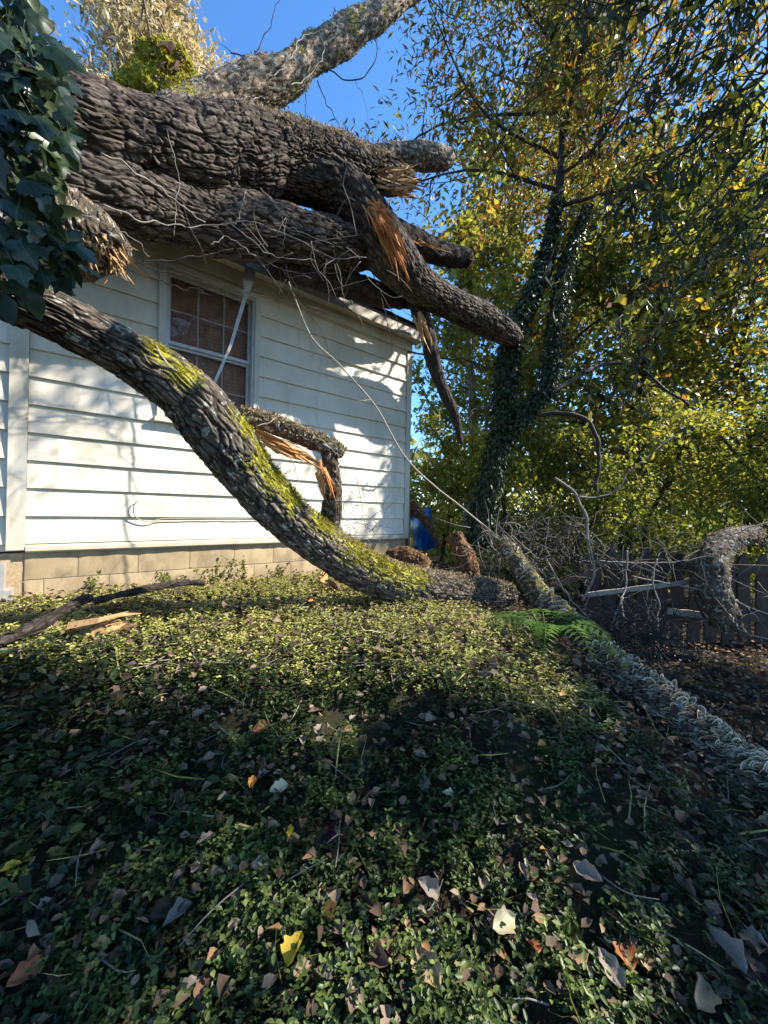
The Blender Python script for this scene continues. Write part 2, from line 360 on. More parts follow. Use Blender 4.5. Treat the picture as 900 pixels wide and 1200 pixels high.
def deadleaf(name, col, trans=.15):
    m, nt, N, ramp, mix, done = newmat(name)
    tc = N('TexCoord').outputs['Object']
    nz = N('TexNoise', {'Vector': tc, 'Scale': 28., 'Detail': 6., 'Roughness': .7}).outputs[0]
    vn = N('TexWave', {'Vector': N('Mapping', {'Vector': tc, 'Rotation': (0, 0, .7)}).outputs[0], 'Scale': 26., 'Distortion': 2.}).outputs[0]
    c = mix(1., col, ramp(nz, [(.25, (.5, .48, .45)), (.75, (1.4, 1.4, 1.35))]), 'MULTIPLY')
    c = mix(.25, c, mix(1., c, ramp(vn, [(.0, (.45, .42, .4)), (.2, (1, 1, 1))]), 'MULTIPLY'))
    bp = N('Bump', {'Height': nz, 'Strength': .4, 'Distance': .003}).outputs[0]
    b = N('BsdfPrincipled', {'Base Color': c, 'Roughness': .65, 'Normal': bp}).outputs[0]
    t = N('BsdfTranslucent', {'Color': c}).outputs[0]
    return done(N('MixShader', {0: trans, 1: b, 2: t}).outputs[0])
LEAFCOL = {'yellow': (.62, .42, .03), 'orange': (.50, .22, .04), 'tan': (0.29, 0.2, 0.105), 'brown': (0.13, 0.068, 0.036), 'grey': (0.21, 0.17, 0.13), 'rust': (.30, .10, .035), 'cream': (.50, .44, .28), 'dark': (0.055, 0.037, 0.028)}
for k, c in LEAFCOL.items(): M['dead_' + k] = deadleaf(k + '_dead_leaf', c)
def bracketmat():
    m, nt, N, ramp, mix, done = newmat('bracket_fungus')
    tc = N('TexCoord').outputs['Object']
    a = N('Attribute', attribute_name='rim').outputs['Fac']
    nz = N('TexNoise', {'Vector': N('NewGeometry').outputs['Position'], 'Scale': 30., 'Detail': 4.}).outputs[0]
    c = ramp(a, [(0, (.11, .08, .05)), (.45, (.32, .25, .165)), (.6, (.15, .11, .075)), (.76, (.46, .375, .26)), (1, (.90, .79, .58))])
    c = mix(.7, c, ramp(nz, [(.3, (.5, .5, .45)), (.7, (1.35, 1.3, 1.25))]), 'MULTIPLY')
    return done(N('BsdfPrincipled', {'Base Color': c, 'Roughness': .8}).outputs[0])
M['bracket'] = bracketmat()

# ------------------------------------------------------------------ ground
def gz(x, y):
    x = np.asarray(x, float); y = np.asarray(y, float)
    h = .62 - .60 * sstep(.4, 2.3, x) + .04 * sstep(-.5, -2.5, x)
    z = h * sstep(.55, 2.35 + .12 * np.clip(x, -2, 2), y)
    p = np.column_stack([x.ravel() * 1.6, y.ravel() * 1.6, np.full(x.size, 5.)])
    z = z + .045 * fbm(p, 3).reshape(x.shape) * sstep(25, 5, np.hypot(x, y))
    far = sstep(6, 40, y); return z * (1 - far) - .9 * sstep(6, 14, y) * sstep(-2, 3, x)
def gpt(x, y, up=0.): return V3(x, y, float(gz(np.array([x]), np.array([y]))[0]) + up)
def gpix(px, py, up=0.):
    lo, hi = .4, 30.
    for d in np.arange(.4, 30, .02):
        p = at(px, py, d)
        if p[2] < gz(p[:1], p[1:2])[0]: break
    p = at(px, py, d); return gpt(p[0], p[1], up)
def sheet(xs, ys):
    X, Y = np.meshgrid(xs, ys); Z = gz(X.ravel(), Y.ravel())
    nx = len(xs); i = np.arange(len(ys) - 1)[:, None] * nx; j = np.arange(nx - 1)[None]
    return np.column_stack([X.ravel(), Y.ravel(), Z]), np.stack([i + j, i + j + 1, i + nx + j + 1, i + nx + j], -1).reshape(-1, 4)
ex = np.concatenate([-np.geomspace(400, 4.6, 26), np.linspace(-4.5, 5.5, 230), np.geomspace(5.7, 400, 30)])
ey = np.concatenate([-np.geomspace(400, 1.2, 20), np.linspace(-1, 7, 190), np.geomspace(7.2, 500, 34)])
mb = MB(); mb.add(*sheet(ex, ey)); mb.build('ground', M['ground'], kind='structure')

# ------------------------------------------------------------------ house
A = V3(-2.68, 2.77, 0); D = V3(.774, .633, 0); NN = V3(.633, -.774, 0); LEN = 3.86
ZB, ZT = CAMZ - .29, CAMZ + 2.30
def W(s, z, o=0.): p = A + D * s + NN * o; return V3(p[0], p[1], z)
def wbox(mb, s0, s1, z0, z1, o0, o1):
    return mb.hexa([W(s0, z0, o0), W(s1, z0, o0), W(s1, z0, o1), W(s0, z0, o1), W(s0, z1, o0), W(s1, z1, o0), W(s1, z1, o1), W(s0, z1, o1)])
house = thing('house', W(1.9, .6, -2), 'small white clapboard house under the fallen oak', 'house')
S0, S1, WZ0, WZ1 = .94, 1.72, CAMZ + .80, CAMZ + 2.10       # window opening
SL = -1.9
mb = MB()
for a, b, c, d in ((SL, S0, ZB - .05, ZT), (S1, LEN, ZB - .05, ZT), (S0, S1, ZB - .05, WZ0), (S0, S1, WZ1, ZT)): wbox(mb, a, b, c, d, -.10, -.002)
HD = 4.2
wbox(mb, SL, SL + .1, .3, ZT, -HD, -.101); wbox(mb, LEN - .1, LEN, .3, ZT, -HD, -.101); wbox(mb, SL, LEN, .3, ZT, -HD - .1, -HD - .001)
wall = mb.build('wall', M['siding'], house, smooth=False)
EXPO = .2045
def board(s0, s1, k):
    z0 = ZB + k * EXPO; z1 = z0 + EXPO + .015; n = max(2, int((s1 - s0) / .12)); v = []; q = []
    ss = np.linspace(s0, s1, n)
    w = noise(np.column_stack([ss * 1.4 + 3.1 * k, np.full(n, k * 7.7), np.zeros(n)])) * .006
    dz = noise(np.column_stack([ss * .9 + 9 + k, np.full(n, k * 3.3), np.ones(n)])) * .004
    for i in range(n):
        s = ss[i]
        v += [W(s, z0 + dz[i], .001), W(s, z0 + dz[i], .024 + w[i]), W(s, z0 + dz[i] + .004, .027 + w[i]), W(s, z0 + .11 + dz[i], .016 + w[i] * .7), W(s, z1 + dz[i], .004), W(s, z1 + dz[i], .001)]
    for i in range(n - 1):
        for j in range(5): a = i * 6 + j; q.append([a, a + 6, a + 7, a + 1])
    e = (n - 1) * 6
    q += [[0, 1, 4, 5], [1, 2, 3, 4], [e + 5, e + 4, e + 1, e], [e + 4, e + 3, e + 2, e + 1]]
    m = MB(); m.add(v, q); m.build('siding_board', M['siding'], wall, smooth=False)
CORN = 0.075
for k in range(13):
    z0, z1 = ZB + k * EXPO, ZB + (k + 1) * EXPO
    board(SL, -.03, k)
    if z1 < WZ0 - .04 or z0 > WZ1 + .03: board(CORN, LEN - .07, k)
    else: board(CORN, S0 - .057, k); board(S1 + .057, LEN - .07, k)
def hpart(name, mat, parent, *boxes, smooth=False):
    m = MB()
    for b in boxes: wbox(m, *b)
    return m.build(name, M[mat], parent, smooth=smooth)
hpart('corner_trim', 'trim', house, (LEN - .068, LEN + .012, ZB - .02, ZT, .001, .034))
hpart('corner_trim', 'trim', house, (-.028, CORN - .002, ZB - .04, ZT, .001, .040))
hpart('corner_post', 'brownboard', house, (LEN + .013, LEN + .05, .45, ZB + .5, -.09, .02))
m = MB()                                   # rounded bottom band
ss = np.linspace(CORN, LEN, 40); prof = [(.0, .001), (.0, .030), (-.015, .045), (-.045, .046), (-.058, .036), (-.06, .001)]
wob = noise(np.column_stack([ss * 1.3, ss * 0, ss * 0 + 4])) * .006
v = [W(s, ZB + pz - .004 + wob[i], po) for i, s in enumerate(ss) for pz, po in prof]
m.add(v, [[i * 6 + j, (i + 1) * 6 + j, (i + 1) * 6 + j + 1, i * 6 + j + 1] for i in range(39) for j in range(5)] + [[0, 1, 4, 5], [1, 2, 3, 4]])
m.build('bottom_band', M['tanband'], house, smooth=False)
# foundation: painted blocks with shallow joints
fnd = hpart('foundation', 'mortar', house, (SL, LEN, .25, ZB - .066, -.18, -.012))
rb = random.Random(5)
for c in range(3):
    z1 = ZB - .068 - c * .2; z0 = z1 - .195; s = -.02 - (.2 if c % 2 else 0)
    while s < LEN - .02:
        e = min(s + .396, LEN - .005); a = max(s, 0.07)
        if e - a > .05:
            m = MB(); o = rb.uniform(-.004, .004); nx, nz_ = 8, 5
            X, Z = np.meshgrid(np.linspace(a, e, nx), np.linspace(z0, z1, nz_)); P = np.array([W(x, z, 0) for x, z in zip(X.ravel(), Z.ravel())])
            edge = ((X == X.min()) | (X == X.max()) | (Z == Z.min()) | (Z == Z.max())).ravel()
            off = np.where(edge, -.004, .001) + o * .5 + fbm(P * 9, 3) * .007
            P = P + NN * off[:, None]; i = np.arange(nz_ - 1)[:, None] * nx; j = np.arange(nx - 1)[None]
            m.add(P, np.stack([i + j, i + j + 1, i + nx + j + 1, i + nx + j], -1).reshape(-1, 4))
            B = P[edge] - NN * .03; bi = np.where(edge)[0]
            m.build('block', M['block'], fnd, smooth=True)
        s += .40
# eaves
SF = 1.02
hpart('fascia', 'trim', house, (SF, LEN + .14, ZT - .005, ZT + .135, .13, .155))
hpart('soffit', 'trim', house, (SL, LEN + .12, ZT + .002, ZT + .02, -.02, .129))
hpart('frieze_board', 'trim', house, (CORN, LEN - .07, ZT - .13, ZT - .002, .034, .052))
m = MB()                                   # torn fascia end, bent outward
fs = np.linspace(.30, SF - .012, 12); v = []
for i, s in enumerate(fs):
    t = (SF - s) / .72; v += [W(s, ZT - .03 - .16 * t * t, .14 + .10 * t), W(s, ZT + .12 - .10 * t * t, .15 + .03 * t), W(s, ZT + .12 - .10 * t * t, .13 + .03 * t), W(s, ZT - .03 - .16 * t * t, .12 + .10 * t)]
m.add(v, [[i * 4 + j, i * 4 + (j + 1) % 4, (i + 1) * 4 + (j + 1) % 4, (i + 1) * 4 + j] for i in range(11) for j in range(4)] + [[3, 2, 1, 0], [44, 45, 46, 47]])
m.build('torn_fascia', M['trim'], house, smooth=False, label='bent white fascia end torn loose under the trunk')
m = MB(); v = []                            # split sub-fascia board, orange raw wood
for i, s in enumerate(np.linspace(.45, 1.55, 10)):
    j = rb.uniform(-.02, .02); zz = ZT + .15 - .05 * abs(s - 1.1) + j
    v += [W(s, zz, .10), W(s, zz, .17 + j), W(s, zz + .045 + j, .165), W(s, zz + .05, .10)]
m.add(v, [[i * 4 + j, i * 4 + (j + 1) % 4, (i + 1) * 4 + (j + 1) % 4, (i + 1) * 4 + j] for i in range(9) for j in range(4)] + [[3, 2, 1, 0], [36, 37, 38, 39]])
m.build('split_roof_board', M['splinter_o'], house, smooth=False, label='cracked orange roof board crushed by the trunk')
roofv = MB(); HR = 1.0
roofv.hexa([W(SL - .1, ZT + .14, .17), W(LEN + .16, ZT + .14, .17), W(LEN + .16, ZT + .14 + HR, -HD / 2), W(SL - .1, ZT + .14 + HR, -HD / 2),
            W(SL - .1, ZT + .165, .17), W(LEN + .16, ZT + .165, .17), W(LEN + .16, ZT + .165 + HR, -HD / 2), W(SL - .1, ZT + .165 + HR, -HD / 2)])
roofv.hexa([W(SL - .1, ZT + .14 + HR, -HD / 2 - .001), W(LEN + .16, ZT + .14 + HR, -HD / 2 - .001), W(LEN + .16, ZT + .14, -HD - .3), W(SL - .1, ZT + .14, -HD - .3),
            W(SL - .1, ZT + .165 + HR, -HD / 2 - .001), W(LEN + .16, ZT + .165 + HR, -HD / 2 - .001), W(LEN + .16, ZT + .165, -HD - .3), W(SL - .1, ZT + .165, -HD - .3)])
roof = roofv.build('roof', M['roof'], house, smooth=False)
shm = None; slope = HR / (HD / 2 + .17)
for r_ in range(3):
    s = SL - .1 + (.15 if r_ % 2 else 0)
    while s < LEN + .1:
        e = s + .295; o1 = .195 - r_ * .14; o0 = o1 - .2; zz = ZT + .168 + (.17 - o1) * slope
        m = MB(); m.hexa([W(s, zz + .006, o1), W(e, zz + .006, o1), W(e, zz + .004 + .2 * slope, o0), W(s, zz + .004 + .2 * slope, o0),
                          W(s, zz + .013, o1), W(e, zz + .013 + rb.uniform(0, .006), o1), W(e, zz + .009 + .2 * slope, o0), W(s, zz + .009 + .2 * slope, o0)])
        m.build('shingle', M['roof'], roof, smooth=False); s += .30
# window
win = hpart('window', 'trim', house, (S0 - .055, S0, WZ0 - .02, WZ1 + .05, .001, .045), (S1, S1 + .055, WZ0 - .02, WZ1 + .05, .001, .045), (S0 + .001, S1 - .001, WZ1, WZ1 + .05, .001, .043))
hpart('sill', 'trim', win, (S0 - .075, S1 + .075, WZ0 - .06, WZ0 - .021, -.04, .075))
hpart('jamb', 'metal', win, (S0 + .001, S0 + .022, WZ0, WZ1 - .023, -.09, .03), (S1 - .022, S1 - .001, WZ0, WZ1 - .023, -.09, .03), (S0 + .001, S1 - .001, WZ1 - .022, WZ1 - .001, -.09, .028))
ZM = CAMZ + 1.455
for nm_, z0, z1, o in (('upper_sash', ZM, WZ1 - .023, -.028), ('lower_sash', WZ0, ZM - .001, -.052)):
    a, b = S0 + .024, S1 - .024; t = .022
    sash = hpart(nm_, 'metal', win, (a, a + t, z0, z1, o - .02, o), (b - t, b, z0, z1, o - .02, o), (a + t, b - t, z0, z0 + .03, o - .02, o + .002), (a + t, b - t, z1 - t, z1, o - .02, o))
    xs = np.linspace(a + t, b - t, 4); zs = np.linspace(z0 + .03, z1 - t, 3)
    for x in xs[1:3]: hpart('muntin', 'greybox', sash, (x - .006, x + .006, zs[0], zs[2], o - .022, o - .012))
    hpart('muntin', 'greybox', sash, (xs[0], xs[3], zs[1] - .006, zs[1] + .006, o - .0225, o - .0125))
    for i in range(3):
        for j in range(2):
            m = MB(); m.add([W(xs[i] + .006, zs[j] + .006, o - .009), W(xs[i + 1] - .006, zs[j] + .006, o - .009), W(xs[i + 1] - .006, zs[j + 1] - .006, o - .009), W(xs[i] + .006, zs[j + 1] - .006, o - .009)], [[0, 1, 2, 3]])
            m.build('pane', M['glass'], sash, smooth=False)
m = MB(); n = 24
v = [W(S0 - .1 + i * (S1 - S0 + .2) / n, z, -.14 + .012 * math.sin(i * 2.1)) for z in (WZ0 - .1, WZ1 + .1) for i in range(n + 1)]
m.add(v, [[i, i + 1, n + 2 + i, n + 1 + i] for i in range(n)]); m.build('curtain', M['curtain'], win)
hpart('dark_room_panel', 'dark', win, (S0 - .3, S1 + .3, WZ0 - .3, WZ1 + .15, -.32, -.30))  # near-black sheet paints the dark of the room behind the blind
# cable loop stapled on the siding
def wvine(name, pts, r, mat, parent=None, jit=.004, **kw):
    m = MB(); m.tube([W(*p) for p in pts], [r] * len(pts), 6, len(pts) * 6, jit=jit); return m.build(name, M[mat], parent, **kw)
wvine('cable', [(.78, CAMZ + .06, .035), (.74, CAMZ + .03, .045), (.73, CAMZ - .04, .05), (.76, CAMZ - .10, .04), (.86, CAMZ - .125, .04), (.98, CAMZ - .10, .036), (1.6, CAMZ - .092, .034), (2.4, CAMZ - .09, .034)], .0045, 'greybox', house)
# grey stepped downspout at the left edge
ds = thing('downspout', W(-.12, .62, .08), 'stepped grey metal downspout box at the left house corner', 'downspout')
hpart('upper_pipe', 'greybox', ds, (-.20, -.075, .5, ZB - .08, .045, .16))
hpart('lower_boot', 'greybox', ds, (-.23, .02, .5, ZB - .30, .05, .20), (-.22, -.02, ZB - .299, ZB - .12, .055, .18))
# hanging bent metal strip in front of the window
m = MB()
P = [W(1.66, ZT + .04, .19), W(1.60, ZT - .02, .22), W(1.58, ZT - .16, .23), W(1.56, ZT - .30, .22), W(1.44, CAMZ + 1.50, .20), W(1.26, CAMZ + .98, .16)]
wd = [.05, .055, .05, .018, .013, .013]; v = []
for p, w in zip(P, wd): v += [p - D * w, p + D * w, p + D * w * .9 - NN * .006, p - D * w * .9 - NN * .006]
m.add(v, [[i * 4 + j, i * 4 + (j + 1) % 4, i * 4 + 4 + (j + 1) % 4, i * 4 + 4 + j] for i in range(5) for j in range(4)] + [[3, 2, 1, 0], [20, 21, 22, 23]])
m.build('hanging_metal_strip', M['metal'], smooth=False, label='bent pale metal strip hanging from the eave across the window', cat='metal strip')

# ------------------------------------------------------------------ the fallen oak
def barkdisp(amp=.02, ft=15., fs=3.6, lump=.04, seed=0., lf=1.6):
    def f(bc, P):
        w = np.column_stack([noise(bc * 9 + seed), noise(bc * 9 + 40 + seed), noise(bc * 7 + 80)]) * np.array([.022, .022, .06])
        q = (bc + w) * np.array([ft, ft, fs * 2.6]) * 1.25 + seed
        a = np.minimum(1, np.abs(noise(q * np.array([.9, .9, .35]))) * 6.5); c = np.minimum(1, cells(q) * 4.5)
        plate = noise(q * np.array([.8, .8, .8]) + 55)
        f.fur = 1 - (.25 + .75 * a) * (.2 + .8 * c)
        return amp * (a * .55 + c * .5 + plate * .45 - .6) + lump * fbm(P * lf + seed, 3) + amp * .28 * fbm(bc * np.array([70, 70, 30]), 2)
    return f
def big_tube(spec, seg, rings, disp, mossf=None):
    P = np.array([at(*s[:3]) for s in spec]); Rr = np.array([s[3] / F * s[2] for s in spec])
    v, q, t, bc = tube_geo(P, Rr, seg, rings, disp=disp)
    nr = normals(v, q); mo = mossf(v, nr) if mossf else np.zeros(len(v))
    m = MB(); m.add(v, q, t, bc=bc, moss=mo, fur=np.concatenate([disp.fur, [0, 0]])); m.nr = nr; return m
def normals(v, q):
    n = np.cross(v[q[:, 1]] - v[q[:, 0]], v[q[:, 3]] - v[q[:, 0]]); out = np.zeros_like(v)
    for k in range(4): np.add.at(out, q[:, k], n)
    return unit(out)
def fuzz(src, parent, name, n, tpl, size, mat, sel, spread=.5, hang=0.):
    """small leafy flakes or tufts standing on a surface where sel(v, normal) > random"""
    v = np.concatenate(src.v); w = np.clip(sel(v, src.nr), 0, 1); w[-2:] = 0
    if w.sum() < 1: return
    idx = rng.choice(len(v), n, p=w / w.sum()); nn = src.nr[idx]
    ax = unit(nn * (1 - abs(hang)) + rng.normal(size=(n, 3)) * spread + np.array([0, 0, -1.]) * hang)
    m = MB(); scatter(m, tpl, v[idx] + rng.normal(size=(n, 3)) * .006, ax, rdir(n), rng.uniform(.55, 1.3, n) * size)
    return m.build(name, M[mat], parent, kind='stuff')
def splinters(m, a, b, n, L, w, spread=.05, dirspread=.18):
    a = np.asarray(a, float); b = np.asarray(b, float); d0 = unit(b - a); LEN_ = np.linalg.norm(b - a)
    for i in range(n):
        d = unit(d0 + rng.normal(size=3) * dirspread); p = a + (b - a) * rng.uniform(0, .55) + rng.normal(size=3) * spread
        l = L * rng.uniform(.45, 1.15); s1 = unit(np.cross(d, rng.normal(size=3))); s2 = np.cross(d, s1); ww = w * rng.uniform(.4, 1.2)
        e = p + d * l; mid = p + d * l * .6 + rng.normal(size=3) * .012
        v = [p + s1 * ww, p + s2 * ww * .45, p - s1 * ww, p - s2 * ww * .45, mid + s1 * ww * .8, mid + s2 * ww * .35, mid - s1 * ww * .7, mid - s2 * ww * .3, e + s1 * ww * .2, e]
        m.add(v, [[0, 1, 5, 4], [1, 2, 6, 5], [2, 3, 7, 6], [3, 0, 4, 7], [3, 2, 1, 0]], [[4, 5, 8], [5, 6, 9], [5, 9, 8], [6, 7, 9], [7, 4, 8], [7, 8, 9]])
oak = thing('fallen_oak', at(180, 230, 2.8), 'huge dark fallen oak trunk lying across the house eave', 'tree')
topmoss = lambda v, n: np.clip(n[:, 2] * 1.1 - .15, 0, 1) * .42
tA = big_tube([(-60, 100, 2.05, 48), (20, 132, 2.22, 48), (90, 152, 2.4, 46), (150, 166, 2.6, 42), (220, 183, 2.85, 45), (270, 182, 3.05, 45), (310, 180, 3.2, 41), (350, 185, 3.38, 32), (400, 197, 3.58, 26), (445, 207, 3.76, 19), (470, 211, 3.9, 12), (484, 213, 3.96, 6)], 330, 480, barkdisp(.026, 16, 2.2, .045, 2.), lambda v, n: np.clip(n[:, 2] * 1.2 - .2, 0, 1) * .55 * sstep(2.7, 3.2, v[:, 1]))
trunk = tA.build('trunk', M['bark'], oak)
fuzz(tA, trunk, 'moss', 9000, NAR, .028, 'lichen', lambda v, n: np.clip(n[:, 2] - .25, 0, 1) * sstep(2.7, 3.3, v[:, 1]), .5)
tB = big_tube([(-40, 205, 2.15, 46), (40, 218, 2.32, 44), (110, 226, 2.5, 40), (160, 236, 2.68, 37), (205, 252, 2.85, 33), (250, 264, 3.02, 32), (300, 268, 3.22, 33), (350, 277, 3.45, 29), (400, 288, 3.75, 25), (440, 298, 4.1, 14)], 260, 400, barkdisp(.024, 17, 2.4, .04, 7.))
tB.build('second_stem', M['bark'], oak)
tC = big_tube([(330, 200, 3.35, 28), (385, 216, 3.55, 31), (425, 250, 3.72, 28), (455, 295, 3.9, 26), (490, 333, 4.15, 21), (530, 357, 4.5, 16), (565, 374, 4.85, 16), (592, 391, 5.05, 14), (606, 400, 5.2, 9)], 160, 300, barkdisp(.020, 20, 3.2, .03, 12.))
limbC = tC.build('broken_limb', M['bark'], oak, label='torn limb with orange split wood bending down to the ivy tree')
for nm_, spec, seg, rg, mt in (
    ('limb', [(320, 310, 3.55, 13), (370, 322, 3.8, 16), (420, 338, 4.1, 14), (468, 349, 4.4, 12), (515, 352, 4.8, 9), (545, 346, 5.0, 6)], 40, 110, 'bark_dark'),
    ('limb', [(440, 268, 3.95, 20), (480, 282, 4.2, 15), (515, 296, 4.4, 12), (545, 302, 4.6, 10), (550, 303, 4.63, 6)], 40, 80, 'bark_dark'),
    ('limb', [(430, 190, 4.1, 12), (462, 184, 4.25, 13), (495, 184, 4.35, 14), (520, 187, 4.45, 12), (524, 188, 4.5, 9)], 60, 90, 'bark_pale')):
    b_ = big_tube(spec, seg, rg, barkdisp(.018, 20, 6, .03, rg)); b_.build(nm_, M[mt], oak)
# limb rising into the sky, shaggy with lichen
tH = big_tube([(190, 150, 3.0, 20.2), (240, 125, 3.2, 20.2), (290, 106, 3.4, 21.8), (335, 92, 3.6, 20.2), (362, 68, 3.75, 16.8), (405, 40, 3.95, 14.3), (440, 18, 4.15, 14.3), (472, -8, 4.35, 13.4), (520, -50, 4.6, 14.3), (590, -110, 4.9, 10.9)], 150, 260, barkdisp(.020, 18, 4, .035, 20.), lambda v, n: (noise(v * 4) > .42) * .5)
limbH = tH.build('raised_limb', M['bark_pale'], oak, label='pale shaggy limb rising from the trunk into the sky')
fuzz(tH, limbH, 'bark_flakes', 3000, OV, .022, 'lichen', lambda v, n: np.ones(len(v)), .55, .35)
fuzz(tH, limbH, 'moss', 700, NAR, .025, 'moss', lambda v, n: (noise(v * 4) > .42) * np.clip(n[:, 2] + .5, 0, 1), .4)
tI = big_tube([(112, 158, 3.0, 24), (140, 132, 3.05, 24), (170, 106, 3.1, 23), (196, 86, 3.15, 22), (211, 74, 3.18, 19), (214, 72, 3.19, 8)], 90, 130, barkdisp(.03, 16, 6, .11, 31., 4.), lambda v, n: np.full(len(v), .9))
limbI = tI.build('mossy_stub', M['bark_pale'], oak, label='short stub thick with yellow moss above the trunk')
fuzz(tI, limbI, 'moss', 6500, NAR, .034, 'moss', lambda v, n: np.clip(n[:, 2] * .8 + .55 + .9 * noise(v * 6), 0, 1), .45, .62)
fuzz(tI, limbI, 'bark_flakes', 900, OV, .035, 'lichen', lambda v, n: np.clip(.6 - n[:, 2], 0, 1), .5, .55)
m = MB(); splinters(m, at(194, 84, 3.0), at(216, 66, 3.1), 16, .16, .022, .06, .2); m.build('broken_tip', M['rotten'], limbI, smooth=False, kind='stuff')
# torn wood
m = MB(); splinters(m, at(438, 238, 3.44), at(474, 312, 3.66), 60, .38, .017, .034, .10); splinters(m, at(428, 236, 3.42), at(450, 280, 3.5), 26, .22, .013, .025, .2)
splinters(m, at(470, 270, 3.85), at(515, 296, 3.98), 5, .3, .012, .02, .12)
m.build('split_wood', M['splinter_o'], limbC, smooth=False, kind='stuff')
m = MB(); splinters(m, at(442, 212, 3.56), at(492, 217, 3.75), 60, .28, .017, .045, .16); m.build('splintered_end', M['splinter'], trunk, smooth=False, kind='stuff')
m = MB(); splinters(m, at(448, 200, 3.66), at(480, 212, 3.9), 22, .24, .03, .06, .2); m.build('bark_shards', M['bark_dark'], trunk, smooth=False, kind='stuff')
tJ = big_tube([(40, 262, 2.25, 52), (90, 276, 2.36, 42), (125, 285, 2.42, 30), (150, 292, 2.45, 16)], 90, 100, barkdisp(.03, 14, 5, .07, 50.)); tJ.build('torn_base', M['bark_log'], oak)
m = MB(); splinters(m, at(128, 282, 2.38), at(150, 325, 2.40), 40, .15, .011, .03, .3); splinters(m, at(95, 275, 2.30), at(110, 300, 2.32), 24, .09, .012, .05, .35)
m.build('torn_fibres', M['splinter'], oak, smooth=False, kind='stuff')
# hanging broken limb F
tF = big_tube([(480, 340, 4.3, 8), (490, 362, 4.35, 9), (501, 392, 4.4, 8), (508, 425, 4.45, 8), (521, 460, 4.5, 7), (533, 486, 4.55, 5), (540, 520, 4.6, 3)], 36, 80, barkdisp(.014, 22, 8, .02, 60.)); tF.build('hanging_limb', M['bark_dark'], oak)
m = MB(); splinters(m, at(487, 358, 4.25), at(502, 402, 4.30), 16, .32, .018, .025, .08); m.build('split_wood', M['splinter'], oak, smooth=False, kind='stuff')
# dead vines and twigs on the trunk
def vines(name, parent, mat, items, label=None, cat=None, group=None):
    for it in items:
        pts, r0, r1 = it[0], it[1], it[2]; j = it[3] if len(it) > 3 else .02
        m = MB(); n = len(pts); m.tube([at(*p) for p in pts], np.linspace(r0, r1, n) * .75, 6, n * 9, jit=j)
        m.build(name, M[mat], parent, label=label, cat=cat, group=group)
vines('dead_vine', oak, 'grey_stick', [
    ([(288, 222, 2.85), (282, 245, 2.85), (276, 262, 2.86)], .008, .004), ([(305, 220, 2.88), (330, 252, 2.9), (334, 290, 2.92)], .007, .003),
    ([(260, 262, 2.7), (300, 262, 2.8), (345, 280, 3.0), (385, 300, 3.2), (430, 302, 3.4)], .007, .004), ([(320, 258, 2.9), (360, 275, 3.05), (400, 290, 3.2)], .006, .003),
    ([(300, 300, 2.75), (270, 280, 2.7), (245, 285, 2.6)], .006, .003), ([(120, 240, 2.1), (180, 262, 2.35), (230, 265, 2.6), (260, 262, 2.7)], .007, .004),
    ([(118, 180, 2.0), (150, 195, 2.1), (200, 230, 2.35), (240, 262, 2.6)], .009, .005), ([(90, 250, 2.05), (150, 275, 2.2), (175, 300, 2.3)], .005, .003),
    ([(270, 262, 2.75), (300, 285, 2.8), (322, 300, 2.9), (370, 305, 3.1)], .006, .003), ([(195, 150, 2.5), (205, 185, 2.5), (208, 225, 2.5), (205, 275, 2.5)], .004, .003)])
vines('dead_vine', oak, 'twig', [
    ([(165, 306, 2.5), (210, 304, 2.6), (250, 298, 2.7), (310, 285, 2.9)], .006, .004), ([(140, 292, 2.4), (170, 312, 2.45), (200, 320, 2.5), (240, 330, 2.6), (262, 352, 2.7)], .005, .002),
    ([(255, 300, 2.8), (300, 300, 2.9), (340, 318, 3.1), (400, 320, 3.3)], .007, .003), ([(335, 310, 3.2), (345, 345, 3.2), (375, 385, 3.3), (388, 420, 3.35), (398, 430, 3.4)], .006, .002),
    ([(170, 318, 2.5), (200, 335, 2.5), (240, 340, 2.6)], .004, .002), ([(230, 342, 2.6), (265, 345, 2.7), (330, 335, 2.9)], .003, .002),
    ([(430, 300, 3.6), (445, 340, 3.6), (460, 365, 3.65), (470, 400, 3.7), (468, 440, 3.7)], .006, .002), ([(447, 350, 3.6), (455, 380, 3.6), (462, 420, 3.62)], .005, .002)])
vines('sky_twig', oak, 'twig', [
    ([(330, 95, 3.5), (355, 60, 3.6), (330, 78, 3.4), (300, 92, 3.3), (270, 60, 3.2), (256, 50, 3.2)], .008, .002, .0), ([(270, 62, 3.25), (295, 65, 3.3), (312, 40, 3.35), (320, 15, 3.4), (335, -20, 3.5)], .007, .003),
    ([(380, 80, 3.7), (415, 95, 3.6), (435, 80, 3.6), (442, 55, 3.6), (430, 30, 3.7), (410, 25, 3.8)], .008, .005), ([(372, 95, 3.6), (385, 125, 3.5), (400, 150, 3.5), (412, 172, 3.5)], .007, .002),
    ([(356, 95, 3.5), (358, 120, 3.5), (357, 150, 3.5)], .007, .003), ([(390, 22, 3.9), (392, 10, 3.9)], .01, .006), ([(415, 92, 3.6), (428, 120, 3.6), (432, 145, 3.6)], .003, .001)])
vines('sky_twig', oak, 'twig_pale', [([(320, 90, 3.35), (340, 70, 3.4), (352, 45, 3.5), (370, 38, 3.6)], .008, .004), ([(265, 130, 3.0), (280, 115, 3.0), (310, 115, 3.15)], .007, .003), ([(340, 100, 3.3), (360, 90, 3.4), (380, 60, 3.5), (375, 40, 3.6)], .006, .003)])

